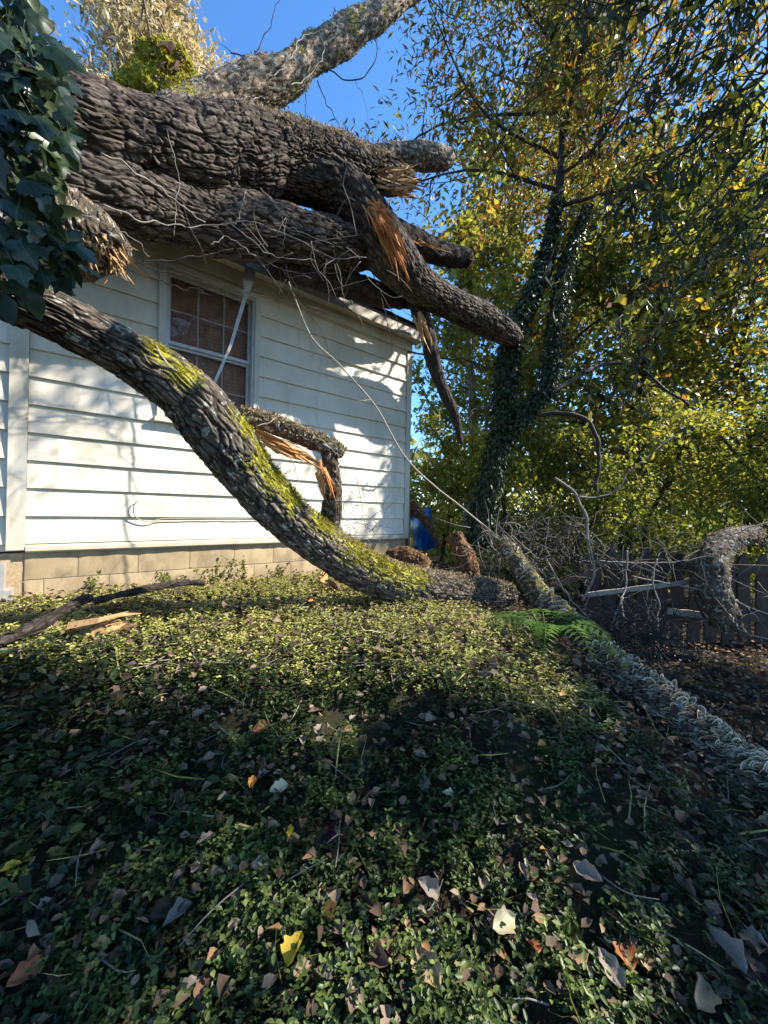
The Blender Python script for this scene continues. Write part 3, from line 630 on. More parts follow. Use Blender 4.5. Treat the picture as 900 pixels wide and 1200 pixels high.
# ------------------------------------------------------------------ leaning trunk
lt = thing('leaning_tree', at(500, 700, 3.2), 'mossy grey-barked trunk leaning from upper left down to the sunlit ground', 'tree')
KS = [(-130, 290, 1.40, 30.6), (-50, 322, 1.50, 29.1), (10, 348, 1.60, 27.5), (64, 370, 1.70, 26.8), (148, 415, 1.92, 27.5), (215, 460, 2.12, 29.8), (258, 510, 2.28, 31.4), (295, 558, 2.45, 27.5), (340, 608, 2.65, 25.3), (395, 650, 2.87, 24.5), (445, 676, 3.03, 23.0), (495, 690, 3.18, 21.5), (545, 694, 3.33, 18.4), (590, 697, 3.46, 14.5), (602, 698, 3.5, 7.7)]
def kd(px): return float(np.interp(px, [k[0] for k in KS], [k[2] for k in KS]))
def ltmoss(v, n):
    a = np.zeros(len(v))
    for (px, py, d, r) in ((183, 415, 2.35, .07), (210, 440, 2.45, .09), (300, 540, 2.7, .12), (312, 560, 2.75, .12), (285, 505, 2.65, .08), (335, 585, 2.8, .1), (420, 640, 2.95, .16), (455, 660, 3.0, .18), (380, 610, 2.85, .12), (480, 675, 3.05, .14), (268, 490, 2.6, .06)):
        c = at(px, py, kd(px) - .11); a = np.maximum(a, np.exp(-(np.linalg.norm(v - c, axis=1) / (r * 1.35)) ** 2))
    return np.clip(a * (.35 + .8 * np.clip(n[:, 2] + n[:, 0] * .6, 0, 1)) * np.clip(1.05 + .8 * noise(v * 7), .25, 1), 0, 1)
tK = big_tube(KS, 180, 560, barkdisp(.018, 22, 2.4, .022, 5.), ltmoss)
ltb = tK.build('bark', M['bark_grey'], lt)
fuzz(tK, ltb, 'moss', 15000, NAR, .015, 'moss', lambda v, n: np.clip(ltmoss(v, n) - .15, 0, 1) ** 1.5 * np.clip(.5 + 1.6 * noise(v * 14), 0, 1), .6)
fuzz(tK, ltb, 'lichen', 5000, OV, .022, 'lichen', lambda v, n: np.clip(n[:, 2] + .15, 0, 1) * sstep(-.8, -.1, v[:, 0]), .7)
tS = big_tube([(282, 489, 2.36, 10), (315, 497, 2.44, 10), (345, 508, 2.52, 10), (375, 521, 2.6, 10), (395, 529, 2.66, 9), (402, 532, 2.68, 5)], 60, 100, barkdisp(.012, 22, 6, .02, 70.), lambda v, n: np.clip(n[:, 2], 0, 1) * .6)
tS2 = big_tube([(384, 528, 2.62, 8), (388, 545, 2.68, 10), (391, 570, 2.74, 10), (389, 595, 2.8, 11), (387, 618, 2.86, 10)], 60, 90, barkdisp(.012, 22, 4, .02, 75.)); tS2.build('broken_branch_end', M['bark_log'], lt)
spb = tS.build('split_branch', M['bark_log'], lt, label='cracked branch bent over beside the siding')
fuzz(tS, spb, 'lichen', 2400, OV, .018, 'lichen', lambda v, n: np.clip(n[:, 2] + .3, 0, 1), .7)
m = MB(); splinters(m, at(296, 508, 2.34), at(372, 542, 2.52), 20, .30, .018, .012, .06); splinters(m, at(372, 538, 2.52), at(385, 580, 2.62), 18, .22, .014, .014, .1); m.build('split_wood', M['splinter_o'], spb, smooth=False, kind='stuff')
vines('dead_vine', lt, 'twig_pale', [([(182, 404, 1.92), (195, 425, 1.93), (215, 440, 1.98), (238, 452, 2.08), (246, 460, 2.1)], .008, .006, .006), ([(340, 535, 2.4), (350, 560, 2.45), (356, 590, 2.5)], .004, .002), ([(395, 530, 2.6), (408, 570, 2.65), (415, 600, 2.7)], .003, .002),
    ([(418, 560, 2.7), (425, 600, 2.75), (432, 640, 2.85)], .004, .002), ([(300, 500, 2.3), (335, 490, 2.4), (375, 515, 2.5), (400, 535, 2.6)], .004, .002)])

# ------------------------------------------------------------------ log covered in bracket fungus
fl = thing('fungus_log', at(760, 830, 2.2), 'rotting log covered in pale bracket fungus sloping to the right edge', 'log')
FSP = [(588, 632, 3.5, 6.8), (606, 660, 3.3, 9.9), (632, 696, 3.05, 12.1), (665, 728, 2.78, 13.6), (705, 764, 2.5, 15.1), (760, 808, 2.25, 16.6), (820, 856, 2.0, 18.1), (880, 903, 1.8, 20.4), (960, 964, 1.58, 22.7), (1030, 1014, 1.45, 22.7)]
tL = big_tube(FSP, 90, 300, barkdisp(.012, 22, 7, .02, 90.), lambda v, n: np.clip(n[:, 2], 0, 1) * (.75 * np.exp(-((v[:, 0] - 1.42) / .12) ** 2) + .45 * (v[:, 1] > 2.9)))
logb = tL.build('bark', M['bark_log'], fl)
def bracket_tpl():
    v = []; q = []; rim = []; na = 6; rr = [0, .45, .75, 1.]
    for r in rr:
        for k in range(na + 1):
            a = -math.pi * .5 + math.pi * k / na; v.append([r * math.cos(a) * .85, r * math.sin(a) * .8, .10 * r * r - .22 * r]); rim.append(r)
    n = na + 1
    for i in range(3):
        for k in range(na): q.append([i * n + k, (i + 1) * n + k, (i + 1) * n + k + 1, i * n + k + 1])
    return np.array(v), np.array(q), np.array(rim)
bv, bq, brim = bracket_tpl()
m = MB(); m.add(bv, bq, rim=brim); bmesh_ = m.mesh('bracket'); bmesh_.materials.append(M['bracket'])
vv = np.concatenate(tL.v); nr = tL.nr
towards = np.sum(nr * unit(V3(0, 0, CAMZ) - vv), 1)
wsel = np.clip(towards + .5, 0, 1) * (.12 + .88 * sstep(3.0, 2.75, vv[:, 1])) * (vv[:, 1] > 1.42) * (1 - .85 * np.exp(-((vv[:, 0] - 1.42) / .10) ** 2) * (nr[:, 2] > .4)); wsel[-2:] = 0
NBR = 2000; idx = rng.choice(len(vv), NBR, p=wsel / wsel.sum()); pos = vv[idx] - nr[idx] * .004; nrm_ = nr[idx]
upv = unit(np.array([[-.25, .2, 1.]]) + rng.normal(size=(NBR, 3)) * .25); ax = unit(nrm_ + upv * .15 + rng.normal(size=(NBR, 3)) * .18); size = rng.uniform(.014, .030, NBR) * (1 + .45 * noise(pos * 7)) * np.where(rng.uniform(0, 1, NBR) < .12, 1.5, 1.)
order = np.argsort(-size / pos[:, 1]); par, rest = order[:300], order[300:]
for i in par:
    a = ax[i]; n_ = unit(upv[i] - a * np.dot(upv[i], a)); b = np.cross(n_, a); s = size[i]
    o = bpy.data.objects.new('bracket', bmesh_); C.objects.link(o); o.parent = logb
    w = pos[i] - WL[fl.name]; o.matrix_basis = Matrix(((a[0] * s, b[0] * s, n_[0] * s, w[0]), (a[1] * s, b[1] * s, n_[1] * s, w[1]), (a[2] * s, b[2] * s, n_[2] * s, w[2]), (0, 0, 0, 1)))
m = MB(); scatter(m, (bv, bq), pos[rest], ax[rest], upv[rest], size[rest]); m.att['rim'] = [np.tile(brim, len(rest))]; m.build('small_brackets', M['bracket'], logb, kind='stuff')
# smaller broken log hung over the fence
hl = thing('hooked_log', at(850, 735, 3.7), 'short crooked log with rotten orange end hooked over the picket fence', 'log')
tO = big_tube([(885, 625, 4.3, 10), (860, 632, 4.1, 14), (842, 645, 3.9, 17), (832, 665, 3.75, 18), (834, 690, 3.7, 17), (842, 712, 3.68, 17), (850, 728, 3.66, 16), (853, 738, 3.65, 9)], 60, 120, barkdisp(.02, 22, 10, .03, 33.)); hb = tO.build('bark', M['bark_log'], hl)
fuzz(tO, hb, 'lichen', 550, OV, .028, 'lichen', lambda v, n: np.ones(len(v)), .6, .3)
m = MB(); splinters(m, at(846, 712, 3.60), at(852, 738, 3.58), 26, .16, .018, .05, .25); m.build('rotten_end', M['rotten'], hl, smooth=False, kind='stuff')

# ------------------------------------------------------------------ foliage growth
def tree(name, base, height, lean, spread, nlimb, nleaf, lsize, mats, label, r0=.14, tpl=DI, crown0=.35, bark='bark_dark', group='trees in the wood behind the fence', gap=.55, droop=0., seed=0, cat='tree', trunkpts=None, rise=0.):
    rg = np.random.default_rng(seed); base = np.asarray(base, float); T = thing(name, base, label, cat, group)
    top = base + V3(lean[0], lean[1], height)
    tp = trunkpts if trunkpts is not None else [base - V3(0, 0, .2), base + (top - base) * .35 + rg.normal(size=3) * .15, base + (top - base) * .7 + rg.normal(size=3) * .25, top]
    P, rr, s = resample(tp, np.linspace(r0, .02, len(tp)), 40)
    m = MB(); v, q, t, bc = tube_geo(tp, np.linspace(r0, .02, len(tp)), 14, 70, disp=barkdisp(.012, 20, 6, .03, seed)); m.add(v, q, t, bc=bc); m.build('trunk', M[bark], T)
    mb = MB(); tips = []
    for k in range(nlimb):
        u = crown0 + (1 - crown0) * (k + rg.uniform(0, 1)) / nlimb; p0 = P[int(u * 39)]; ang = k * 2.4 + rg.uniform(-.5, .5)
        L = spread * (1.1 - .65 * (u - crown0) / (1 - crown0 + 1e-6)) * rg.uniform(.7, 1.2); d = V3(math.cos(ang), math.sin(ang), rg.uniform(.1, .7) + rise)
        p1 = p0 + d * L * .5 + rg.normal(size=3) * .1 * L; p2 = p0 + d * L + V3(0, 0, -droop * L) + rg.normal(size=3) * .15 * L
        rl = max(.012, r0 * .4 * (1 - u * .6)); mb.tube([p0, p1, p2], [rl, rl * .6, rl * .2], 6, 12)
        nb = 5
        for b in range(nb):
            w = (b + 1) / nb; c = p0 * (1 - w) ** 2 + 2 * w * (1 - w) * p1 + w * w * p2 if False else (p0 + (p1 - p0) * min(1, w * 2) if w < .5 else p1 + (p2 - p1) * (w - .5) * 2)
            for _ in range(2):
                d2 = unit(rg.normal(size=3) + V3(0, 0, .2 - droop)); l2 = L * rg.uniform(.2, .45); e = c + d2 * l2
                mb.tube([c, (c + e) / 2 + rg.normal(size=3) * .06 * L, e], [rl * .35, rl * .2, .003], 4, 6); tips.append((c, e))
    mb.build('branches', M[bark], T)
    tips = np.array(tips); k = rg.integers(0, len(tips), nleaf); u = rg.uniform(.25, 1.08, nleaf)[:, None]
    dens = rg.uniform(0, 1, len(tips)) > (1 - gap) * .6; k = np.where(dens[k], k, rg.integers(0, len(tips), nleaf)); k = k[dens[k]]; nleaf = len(k); u = u[:nleaf]
    pos = tips[k, 0] * (1 - u) + tips[k, 1] * u + rg.normal(size=(nleaf, 3)) * (.075 * spread)
    ax = unit(rg.normal(size=(nleaf, 3)) + V3(0, 0, -.45 - droop)); nn = unit(rg.normal(size=(nleaf, 3)) * .8 + V3(.3, -.2, .8)); sz = rg.uniform(.6, 1.35, nleaf) * lsize
    pick = rg.uniform(0, 1, nleaf) + .45 * noise(pos * .9 + seed); pick = np.clip(pick, 0, .999); nm_ = len(mats)
    for i, mt in enumerate(mats):
        sel = (pick * nm_).astype(int) == i
        if sel.any(): mm = MB(); scatter(mm, tpl, pos[sel], ax[sel], nn[sel], sz[sel]); mm.build('crown', M[mt], T)
    return T
def g0(x, y): return gpt(x, y, 0)
# ivy-clad tree that caught the limb
IV = [(562, 640, 5.3), (570, 585, 5.3), (588, 505, 5.3), (594, 430, 5.3), (606, 380, 5.3), (634, 320, 5.4), (655, 230, 5.5), (660, 120, 5.7), (668, 20, 5.9), (690, -90, 6.2)]
ivt = tree('ivy_clad_tree', at(562, 640, 5.3), 6.9, (1.5, .8), 2.8, 34, 32000, .125, ['lf_olive', 'lf_olive', 'lf_autumn', 'lf_autumn'], 'leaning forked tree wrapped in dark ivy beyond the house corner', .11, NAR, .50, group=None, seed=3, trunkpts=[at(*p) for p in IV], gap=.8, rise=.22)
m2 = MB(); F2 = [(594, 515, 5.25), (618, 480, 5.2), (640, 455, 5.2), (648, 410, 5.25), (655, 360, 5.3), (664, 310, 5.4), (690, 240, 5.5)]
m2.tube([at(*p) for p in F2], [.07, .07, .065, .06, .055, .045, .02], 16, 60); m2.build('forked_stem', M['bark_dark'], ivt)
def ivycoat(parent, pts, rad, n, size):
    P, r, s = resample([at(*p) for p in pts], rad, 200); k = rng.integers(0, 199, n); th = rng.uniform(0, 2 * np.pi, n); T_, N_, B_ = frames(P)
    d = N_[k] * np.cos(th)[:, None] + B_[k] * np.sin(th)[:, None]; pos = P[k] + d * (r[k] * rng.uniform(.7, 1.25, n))[:, None] + rng.normal(size=(n, 3)) * .02
    mm = MB(); scatter(mm, OV, pos, unit(rng.normal(size=(n, 3)) * .6 + V3(0, 0, -1) + d * .4), unit(d + rng.normal(size=(n, 3)) * .35), rng.uniform(.6, 1.3, n) * size); mm.build('ivy', M['ivy_small'], parent, kind='stuff')
ivycoat(ivt, IV[:7], [.15, .145, .13, .125, .11, .085, .03], 7500, .065); ivycoat(ivt, F2, [.09, .10, .10, .10, .09, .08, .03], 4000, .06)
TL = [ # x(px), depth, height, spread, limbs, leaves, leaf size, mats, label
    ('broadleaf_tree', 735, 8.0, 9.5, 2.9, 20, 17000, .15, ['lf_green', 'lf_olive', 'lf_bright'], 'tall olive-green tree right behind the fence, right of the ivy tree', 21),
    ('broadleaf_tree', 890, 7.6, 8.5, 2.8, 18, 13000, .13, ['lf_dark', 'lf_green', 'lf_yellow'], 'green tree with yellow leaf patches at the right edge', 22),
    ('broadleaf_tree', 640, 10.5, 12.5, 3.4, 24, 19000, .17, ['lf_olive', 'lf_autumn', 'lf_olive'], 'tree with orange-tinged crown rising behind the ivy tree', 23),
    ('broadleaf_tree', 542, 9.0, 8.5, 2.1, 16, 9000, .14, ['lf_olive', 'lf_bright'], 'slim pale-trunked tree right beside the house corner', 24),
    ('broadleaf_tree', 820, 12.0, 13.0, 3.8, 20, 15000, .2, ['lf_green', 'lf_olive', 'lf_yellow'], 'distant tall tree behind the right part of the fence', 25),
    ('broadleaf_tree', 700, 15.0, 13.0, 4.0, 15, 9000, .22, ['lf_olive', 'lf_bright'], 'farthest pale tree seen between ivy tree and fence trees', 27)]
for nm_, px, d, h, sp, nl, nf, ls, mats, lab, sd in TL:
    X = (px - 450) / F * d; tree(nm_, g0(X, d), h, (random.uniform(-.8, .8), random.uniform(-.5, .5)), sp, nl, nf, ls, mats, lab, .16, DI, .22, seed=sd, gap=.75, bark='grey_stick' if px == 542 else 'bark_dark')
SH = [('shrub', 690, 6.3, 2.6, 1.3, ['lf_bright', 'lf_green'], 'sunlit shrub behind the left end of the fence'), ('shrub', 770, 6.8, 3.0, 1.5, ['lf_bright', 'lf_olive'], 'bright yellow-green shrub behind the middle of the fence'),
      ('shrub', 865, 6.0, 2.8, 1.4, ['lf_green', 'lf_bright'], 'green shrub behind the hooked log'), ('shrub', 600, 7.0, 2.4, 1.3, ['lf_green', 'lf_bright'], 'low green shrub behind the ivy tree'),
      ('shrub', 515, 6.9, 2.4, 1.0, ['lf_bright', 'lf_olive'], 'leafy shrub next to the blue tarp'), ('shrub', 950, 5.6, 3.2, 1.4, ['lf_green', 'lf_bright'], 'tall shrub leaning in at the right edge above the fence'),
      ('shrub', 640, 8.5, 3.4, 1.6, ['lf_bright', 'lf_yellow'], 'glowing yellow shrub deep between the trees'), ('shrub', 830, 9.0, 3.6, 1.9, ['lf_bright', 'lf_yellow'], 'yellow-lit shrub far behind the fence')]
for i, (nm_, px, d, h, sp, mats, lab) in enumerate(SH):
    X = (px - 450) / F * d; tree(nm_, g0(X, d), h, (random.uniform(-.3, .3), random.uniform(-.3, .3)), sp, 13, 6500, .075, mats, lab, .04, DI, .05, group='shrubs along the wood edge', seed=40 + i, gap=.85, cat='shrub')
n = 26000; X = rng.uniform(-3, 34, n); Y = rng.uniform(15, 26, n); Z = rng.uniform(-1, 1, n) ** 1 * 3 + 3.2 + 1.6 * noise(np.column_stack([X * .35, Y * .3, X * 0]))
mb = MB(); scatter(mb, DI, np.column_stack([X, Y, Z - 1.5]), rdir(n), rdir(n, .6), rng.uniform(.2, .5, n)); mb.build('far_woods', M['lf_olive'], label='far wood seen as a green-yellow mass', cat='woods', kind='stuff')
# dry tan-leaved tree behind the house
tree('dry_leaf_tree', gpt(-4.9, 7.4), 10.8, (.4, 0), 2.5, 28, 34000, .15, ['lf_tan', 'lf_tan', 'lf_tan'], 'dry tan-leaved tree rising behind the roof, upper left', .18, NAR, .5, bark='grey_stick', group=None, seed=71, gap=.7)
# tree at the right, beyond the frame, whose crown hangs over the foreground
ov = tree('overhanging_tree', gpt(7.3, .9), 8.2, (-.6, -.3), 2.6, 18, 400, .12, ['lf_dark', 'lf_green', 'lf_olive'], 'dark drooping branches hanging in from the upper right', .2, DI, .35, group=None, seed=81, gap=.8)
OPEN = [(gpix(395, 1135, .1), .30), (gpix(580, 1130, .1), .30), (gpix(560, 1190, .1), .24), (gpix(740, 1180, .1), .2), (gpix(280, 1180, .1), .24), (gpix(700, 770, .2), .2), (gpix(780, 850, .2), .16)]  # ground spots where the added leaf layer is cut open for sun
def shade_canopy(parent, n, size, box, thr, seed):
    """leaves added to the overhanging tree, cut to shade the foreground with sun gaps"""
    r = np.random.default_rng(seed); p = r.uniform(0, 1, (n, 3)) * (np.array(box[1]) - box[0]) + box[0]; S = np.array(SUN)
    g = p - S * ((p[:, 2] - .3) / S[2])[:, None]; nz = .55 * noise(p * 1.1 + seed) + .6 * noise(p * 2.6 + 9); e = .22 * noise(np.column_stack([g[:, 0] * 2.2, g[:, 1] * 2.2, g[:, 0] * 0])) + .1 * np.sin(g[:, 0] * 2.1 + .6)
    ok = (nz > thr) & ((g[:, 1] < 1.66 + e) | ((g[:, 0] > .75 + e) & (g[:, 1] < 3.4 + e))) & (g[:, 0] > -3.6) & (g[:, 0] < 4.5)
    for c, rad in OPEN:
        q = p - S * ((p[:, 2] - c[2]) / S[2])[:, None]; ok &= np.hypot(q[:, 0] - c[0], q[:, 1] - c[1]) > rad * (1 + .5 * noise(q * 6))
    p = p[ok]; k = len(p); mm = MB(); scatter(mm, DI, p, unit(r.normal(size=(k, 3)) + V3(0, 0, -.4)), unit(r.normal(size=(k, 3)) * .7 + V3(.2, 0, .8)), r.uniform(.6, 1.3, k) * size); mm.build('crown', M['lf_dark'], parent)
shade_canopy(ov, 60000, .13, ((1.6, -1.6, 4.4), (10.5, 4.6, 6.8)), -.16, 5)
r7 = np.random.default_rng(77); n = 3500; p = r7.uniform(0, 1, (n, 3)) * V3(10.5, 7, 3.2) + V3(-4.5, -7, 4.2); p = p[noise(p * .8) > -.25]; n = len(p)  # unseen loose leaves added behind the camera to block sky light
mm = MB(); scatter(mm, DI, p, rdir(n, -.4), rdir(n, .8), rng.uniform(.12, .26, n)); mm.build('crown', M['lf_dark'], ov)
bm_ = MB(); tw = []
r8 = np.random.default_rng(88)
for k in range(22):
    d = r8.uniform(1.35, 1.72); y0 = r8.uniform(-120, 260); x0 = r8.uniform(880, 1050) if k > 6 else r8.uniform(760, 940); y0 = -60 if k <= 6 else y0
    L = r8.uniform(180, 400) if k > 6 else r8.uniform(140, 260); ang = r8.uniform(.50, 1.05); p = [at(x0, y0, d)]
    for j in range(1, 6):
        u = j / 5; p.append(at(x0 - L * u * math.cos(ang), y0 + L * u * math.sin(ang) * (.55 + .45 * u), d + .1 * u) + r8.normal(size=3) * .02)
    bm_.tube(p, np.linspace(.007, .0015, 6), 6, 40, jit=.025); P, rr, s = resample(p, np.linspace(.01, .002, 6), 60)
    for j in r8.integers(8, 59, 11):
        e = P[j] + unit(r8.normal(size=3) * .7 + V3(-.3, 0, -.5)) * r8.uniform(.1, .42); bm_.tube([P[j], (P[j] + e) / 2 + r8.normal(size=3) * .03, e], [.0028, .002, .001], 4, 8)
        for u in r8.uniform(.2, 1, 7): tw.append(P[j] * (1 - u) + e * u)
bm_.build('drooping_branches', M['twig'], ov); tw = np.array(tw); n = len(tw)
mm = MB(); scatter(mm, NAR, tw, unit(rng.normal(size=(n, 3)) * .45 + V3(-.2, 0, -.8)), rdir(n), rng.uniform(.035, .075, n)); mm.build('drooping_leaves', M['lf_dark'], ov)
mm = MB(); k = rng.integers(0, n, 260); scatter(mm, OV, tw[k] + rng.normal(size=(260, 3)) * .05, rdir(260, -.6), rdir(260), rng.uniform(.03, .05, 260)); mm.build('yellow_leaves', M['lf_yellow'], ov)

# ------------------------------------------------------------------ ivy hanging near the camera, upper left
ivy = thing('hanging_ivy', at(-70, 640, 1.3), 'mass of large glossy dark ivy leaves hanging at the upper left', 'ivy')
m = MB(); m.tube([gpt(-1.62, 1.28, -.1), V3(-1.55, 1.25, 1.2), V3(-1.50, 1.22, 2.2), V3(-1.42, 1.22, 3.4)], [.11, .10, .09, .07], 18, 60, disp=barkdisp(.015, 20, 6, .03, 3)); m.build('stem', M['bark_dark'], ivy)
def ivy_mesh(seed):
    r = np.random.default_rng(seed); out = [(0, 0), (-.10, .22), (.02, .46), (.24, .36), (.50, .42), (.62, .22), (1, 0), (.62, -.22), (.50, -.42), (.24, -.36), (.02, -.46), (-.10, -.22)]
    o2 = [(a_, b_) for q in range(12) for a_, b_ in (out[q], ((out[q][0] + out[(q + 1) % 12][0]) / 2 * 1.02, (out[q][1] + out[(q + 1) % 12][1]) / 2 * 1.06))]
    k1, k2 = r.uniform(.1, .45), r.uniform(.05, .35); hz = lambda x, y: .05 * math.cos(y * 9) * (x > 0) - k1 * y * y - k2 * (x - .2) ** 2 + .012 * r.normal()
    v = [[.3, 0, hz(.3, 0) + .03]]
    for fr_ in (.5, 1.): v += [[.3 + (x - .3) * fr_, y * fr_, hz(.3 + (x - .3) * fr_, y * fr_)] for x, y in o2]
    mm = MB(); mm.add(v, [[1 + k, 25 + k, 25 + (k + 1) % 24, 1 + (k + 1) % 24] for k in range(24)], [[0, 1 + k, 1 + (k + 1) % 24] for k in range(24)])
    mm.tube([V3(0, 0, 0), V3(-.25, .02, .08), V3(-.5, .0, .25)], [.012, .012, .012], 4, 5); me = mm.mesh('ivy_leaf'); me.materials.append(M['ivy']); return me
IM = [ivy_mesh(k) for k in range(4)]; r9 = np.random.default_rng(9)
EDGE = [(0, 48), (40, 66), (80, 104), (130, 96), (170, 108), (215, 84), (260, 84), (300, 112), (330, 100), (350, 60)]
cnt = 0
while cnt < 300:
    py = r9.uniform(-40, 352); px = r9.uniform(-110, 118)
    if px > np.interp(py, [e[0] for e in EDGE], [e[1] for e in EDGE]) - 12: continue
    d = 1.02 + .3 * r9.uniform() ** .8 + .0006 * abs(px); p = at(px, py, d); a = unit(V3(.45, -.15, -.8) + r9.normal(size=3) * .42); n_ = unit(V3(.25, -.85, .45) + r9.normal(size=3) * .35)
    n_ = unit(n_ - a * np.dot(n_, a)); b = np.cross(n_, a); s = r9.uniform(.045, .11); p = p - a * s * .4
    o = bpy.data.objects.new('ivy_leaf', IM[cnt % 4]); C.objects.link(o); o.parent = ivy; w = p - WL[ivy.name]
    o.matrix_basis = Matrix(((a[0] * s, b[0] * s, n_[0] * s, w[0]), (a[1] * s, b[1] * s, n_[1] * s, w[1]), (a[2] * s, b[2] * s, n_[2] * s, w[2]), (0, 0, 0, 1))); cnt += 1
n = 900; pp = []
while len(pp) < n:
    py = r9.uniform(-60, 345); px = r9.uniform(-160, 100)
    if px < np.interp(py, [e[0] for e in EDGE], [e[1] for e in EDGE]) - 22: pp.append(at(px, py, r9.uniform(1.2, 1.55)) )
mm = MB(); scatter(mm, OV, np.array(pp), unit(rng.normal(size=(n, 3)) * .4 + V3(.4, -.1, -.8)), unit(rng.normal(size=(n, 3)) * .4 + V3(.2, -.8, .4)), rng.uniform(.06, .11, n)); mm.build('inner_foliage', M['ivy_small'], ivy, kind='stuff')

# ------------------------------------------------------------------ picket fence
fe = thing('picket_fence', V3(3.1, 4.0, .05), 'weathered brown picket fence at the right', 'fence')
FY = 4.05; fz = lambda x: float(gz(np.array([x]), np.array([FY]))[0]); rf = random.Random(4); x = 2.15
while x < 6.2:
    w = .13 + rf.uniform(-.008, .008); zt = CAMZ - .34 + rf.uniform(-.03, .02) + .02 * math.sin(x * 3); zb = max(fz(x) - .04, -.2); ti = rf.uniform(-.03, .03); o = rf.uniform(-.004, .004)
    if rf.random() > .06:
        m = MB(); y0, y1 = FY + o, FY + .02 + o; sh = .10
        pr = [(x, zb), (x + w, zb), (x + w + ti, zt - sh), (x + w * .72 + ti, zt - sh * .35), (x + w * .5 + ti, zt), (x + w * .28 + ti, zt - sh * .35), (x + ti, zt - sh)]
        k = len(pr); v = [V3(a, y0, b) for a, b in pr] + [V3(a, y1, b) for a, b in pr]
        m.add(v, [[i, (i + 1) % k, k + (i + 1) % k, k + i] for i in range(k)] + [[0, 1, 2, 6], [7 + 6, 7 + 2, 7 + 1, 7]], [[6, 2, 3], [6, 3, 5], [5, 3, 4], [13, 10, 9], [13, 12, 10], [12, 11, 10]]); m.build('picket', M['fence'], fe, smooth=False)
    x += .18
for zz, dz in ((CAMZ - .52, .045), (CAMZ - 1.02, .045)):
    m = MB(); m.box(V3(4.2, FY - .025, zz), V3(2.1, 0, -.01), V3(0, .022, 0), V3(0, 0, dz)); m.build('rail', M['fence'], fe, smooth=False)
for x in (2.28, 4.25, 6.2):
    m = MB(); m.box(V3(x, FY + .075, (CAMZ - .45 - .2) / 2), V3(.045, 0, 0), V3(0, .045, 0), V3(0, 0, (CAMZ - .45 + .2) / 2)); m.build('post', M['fence'], fe, smooth=False)
def plank(a, b, w, t, mat, label):
    a, b = np.asarray(a), np.asarray(b); d = unit(b - a); u = unit(np.cross(d, V3(0, 1, 0))); m = MB(); v = []; k = 8; f = np.cross(d, u)
    for i in range(k):
        c = a + (b - a) * i / (k - 1); ww = w * (1 + .12 * math.sin(i * 2.3)) ; v += [c - u * ww - f * t, c + u * ww - f * t, c + u * ww + f * t, c - u * ww + f * t]
    m.add(v, [[i * 4 + j, i * 4 + (j + 1) % 4, i * 4 + 4 + (j + 1) % 4, i * 4 + 4 + j] for i in range(k - 1) for j in range(4)] + [[3, 2, 1, 0], [(k - 1) * 4 + j for j in range(4)]]); return m.build('loose_plank', M[mat], smooth=False, label=label, cat='plank', group='loose fence planks')
plank(at(688, 697, 3.85), at(822, 680, 3.9), .022, .012, 'plank', 'long pale plank lying diagonally against the fence')
plank(at(782, 716, 3.88), at(835, 722, 3.9), .032, .012, 'plank', 'short greenish plank on the fence left of the hooked log')
plank(at(640, 690, 3.95), at(702, 668, 4.0), .03, .012, 'fence', 'dark plank at the left end of the fence')

# ------------------------------------------------------------------ bare branches, tangle, tarp, log pieces
def stick(name, pts, r0, r1, mat, label, cat='branch', jit=.015, twigs=0, group=None):
    T = thing(name, at(*pts[-1]), label, cat, group); m = MB(); P = [at(*p) for p in pts]; m.tube(P, np.linspace(r0, r1, len(P)), 8, len(P) * 10, jit=jit); m.build('stem', M[mat], T)
    if twigs:
        m = MB(); Q, rr, s = resample(P, np.linspace(r0, r1, len(P)), 50)
        for j in rng.integers(5, 49, twigs):
            e = Q[j] + unit(rng.normal(size=3)) * rng.uniform(.08, .3); m.tube([Q[j], (Q[j] + e) / 2 + rng.normal(size=3) * .02, e], [rr[j] * .5, rr[j] * .35, .001], 5, 8, jit=.01)
        m.build('twigs', M[mat], T, kind='stuff')
stick('bare_vine', [(338, 330, 3.3), (365, 395, 3.3), (400, 430, 3.3), (440, 475, 3.35), (475, 535, 3.4), (510, 570, 3.5), (555, 605, 3.6), (575, 622, 3.65)], .006, .008, 'twig_pale', 'long thin pale vine sagging from the broken tree to the log', jit=.01, twigs=5)
stick('bare_branch', [(650, 560, 3.6), (670, 575, 3.6), (685, 600, 3.55), (690, 640, 3.5), (697, 665, 3.5), (690, 690, 3.5), (682, 705, 3.5)], .012, .010, 'grey_stick', 'pale forked branch standing in front of the left fence end', twigs=6)
stick('bare_branch', [(676, 582, 3.6), (700, 583, 3.6), (722, 575, 3.6), (740, 550, 3.6), (790, 510, 3.7)], .010, .004, 'grey_stick', 'thin pale branch slanting up right from the forked branch', twigs=5)
stick('crooked_branch', [(632, 486, 5.0), (665, 485, 4.9), (690, 495, 4.8), (700, 520, 4.8), (702, 545, 4.8), (698, 578, 4.8)], .03, .02, 'twig', 'black crooked branch curving down right of the ivy tree', jit=.03)
stick('arching_branch', [(645, 462, 5.1), (680, 440, 5.3), (705, 428, 5.5), (740, 428, 5.6), (800, 470, 5.8), (870, 520, 6.0)], .035, .015, 'twig', 'dark arching branch reaching right from the ivy tree', jit=.04, twigs=10)
stick('thin_branch', [(478, 412, 4.8), (520, 420, 4.9), (555, 425, 5.0), (575, 450, 5.1)], .012, .006, 'twig', 'thin dark branch between house corner and ivy tree', jit=.03, twigs=8)
stick('thin_branch', [(575, 470, 5.0), (545, 490, 4.9), (520, 500, 4.8), (490, 520, 4.8)], .012, .004, 'twig', 'dark twiggy branch left of the ivy trunk', jit=.03, twigs=8)
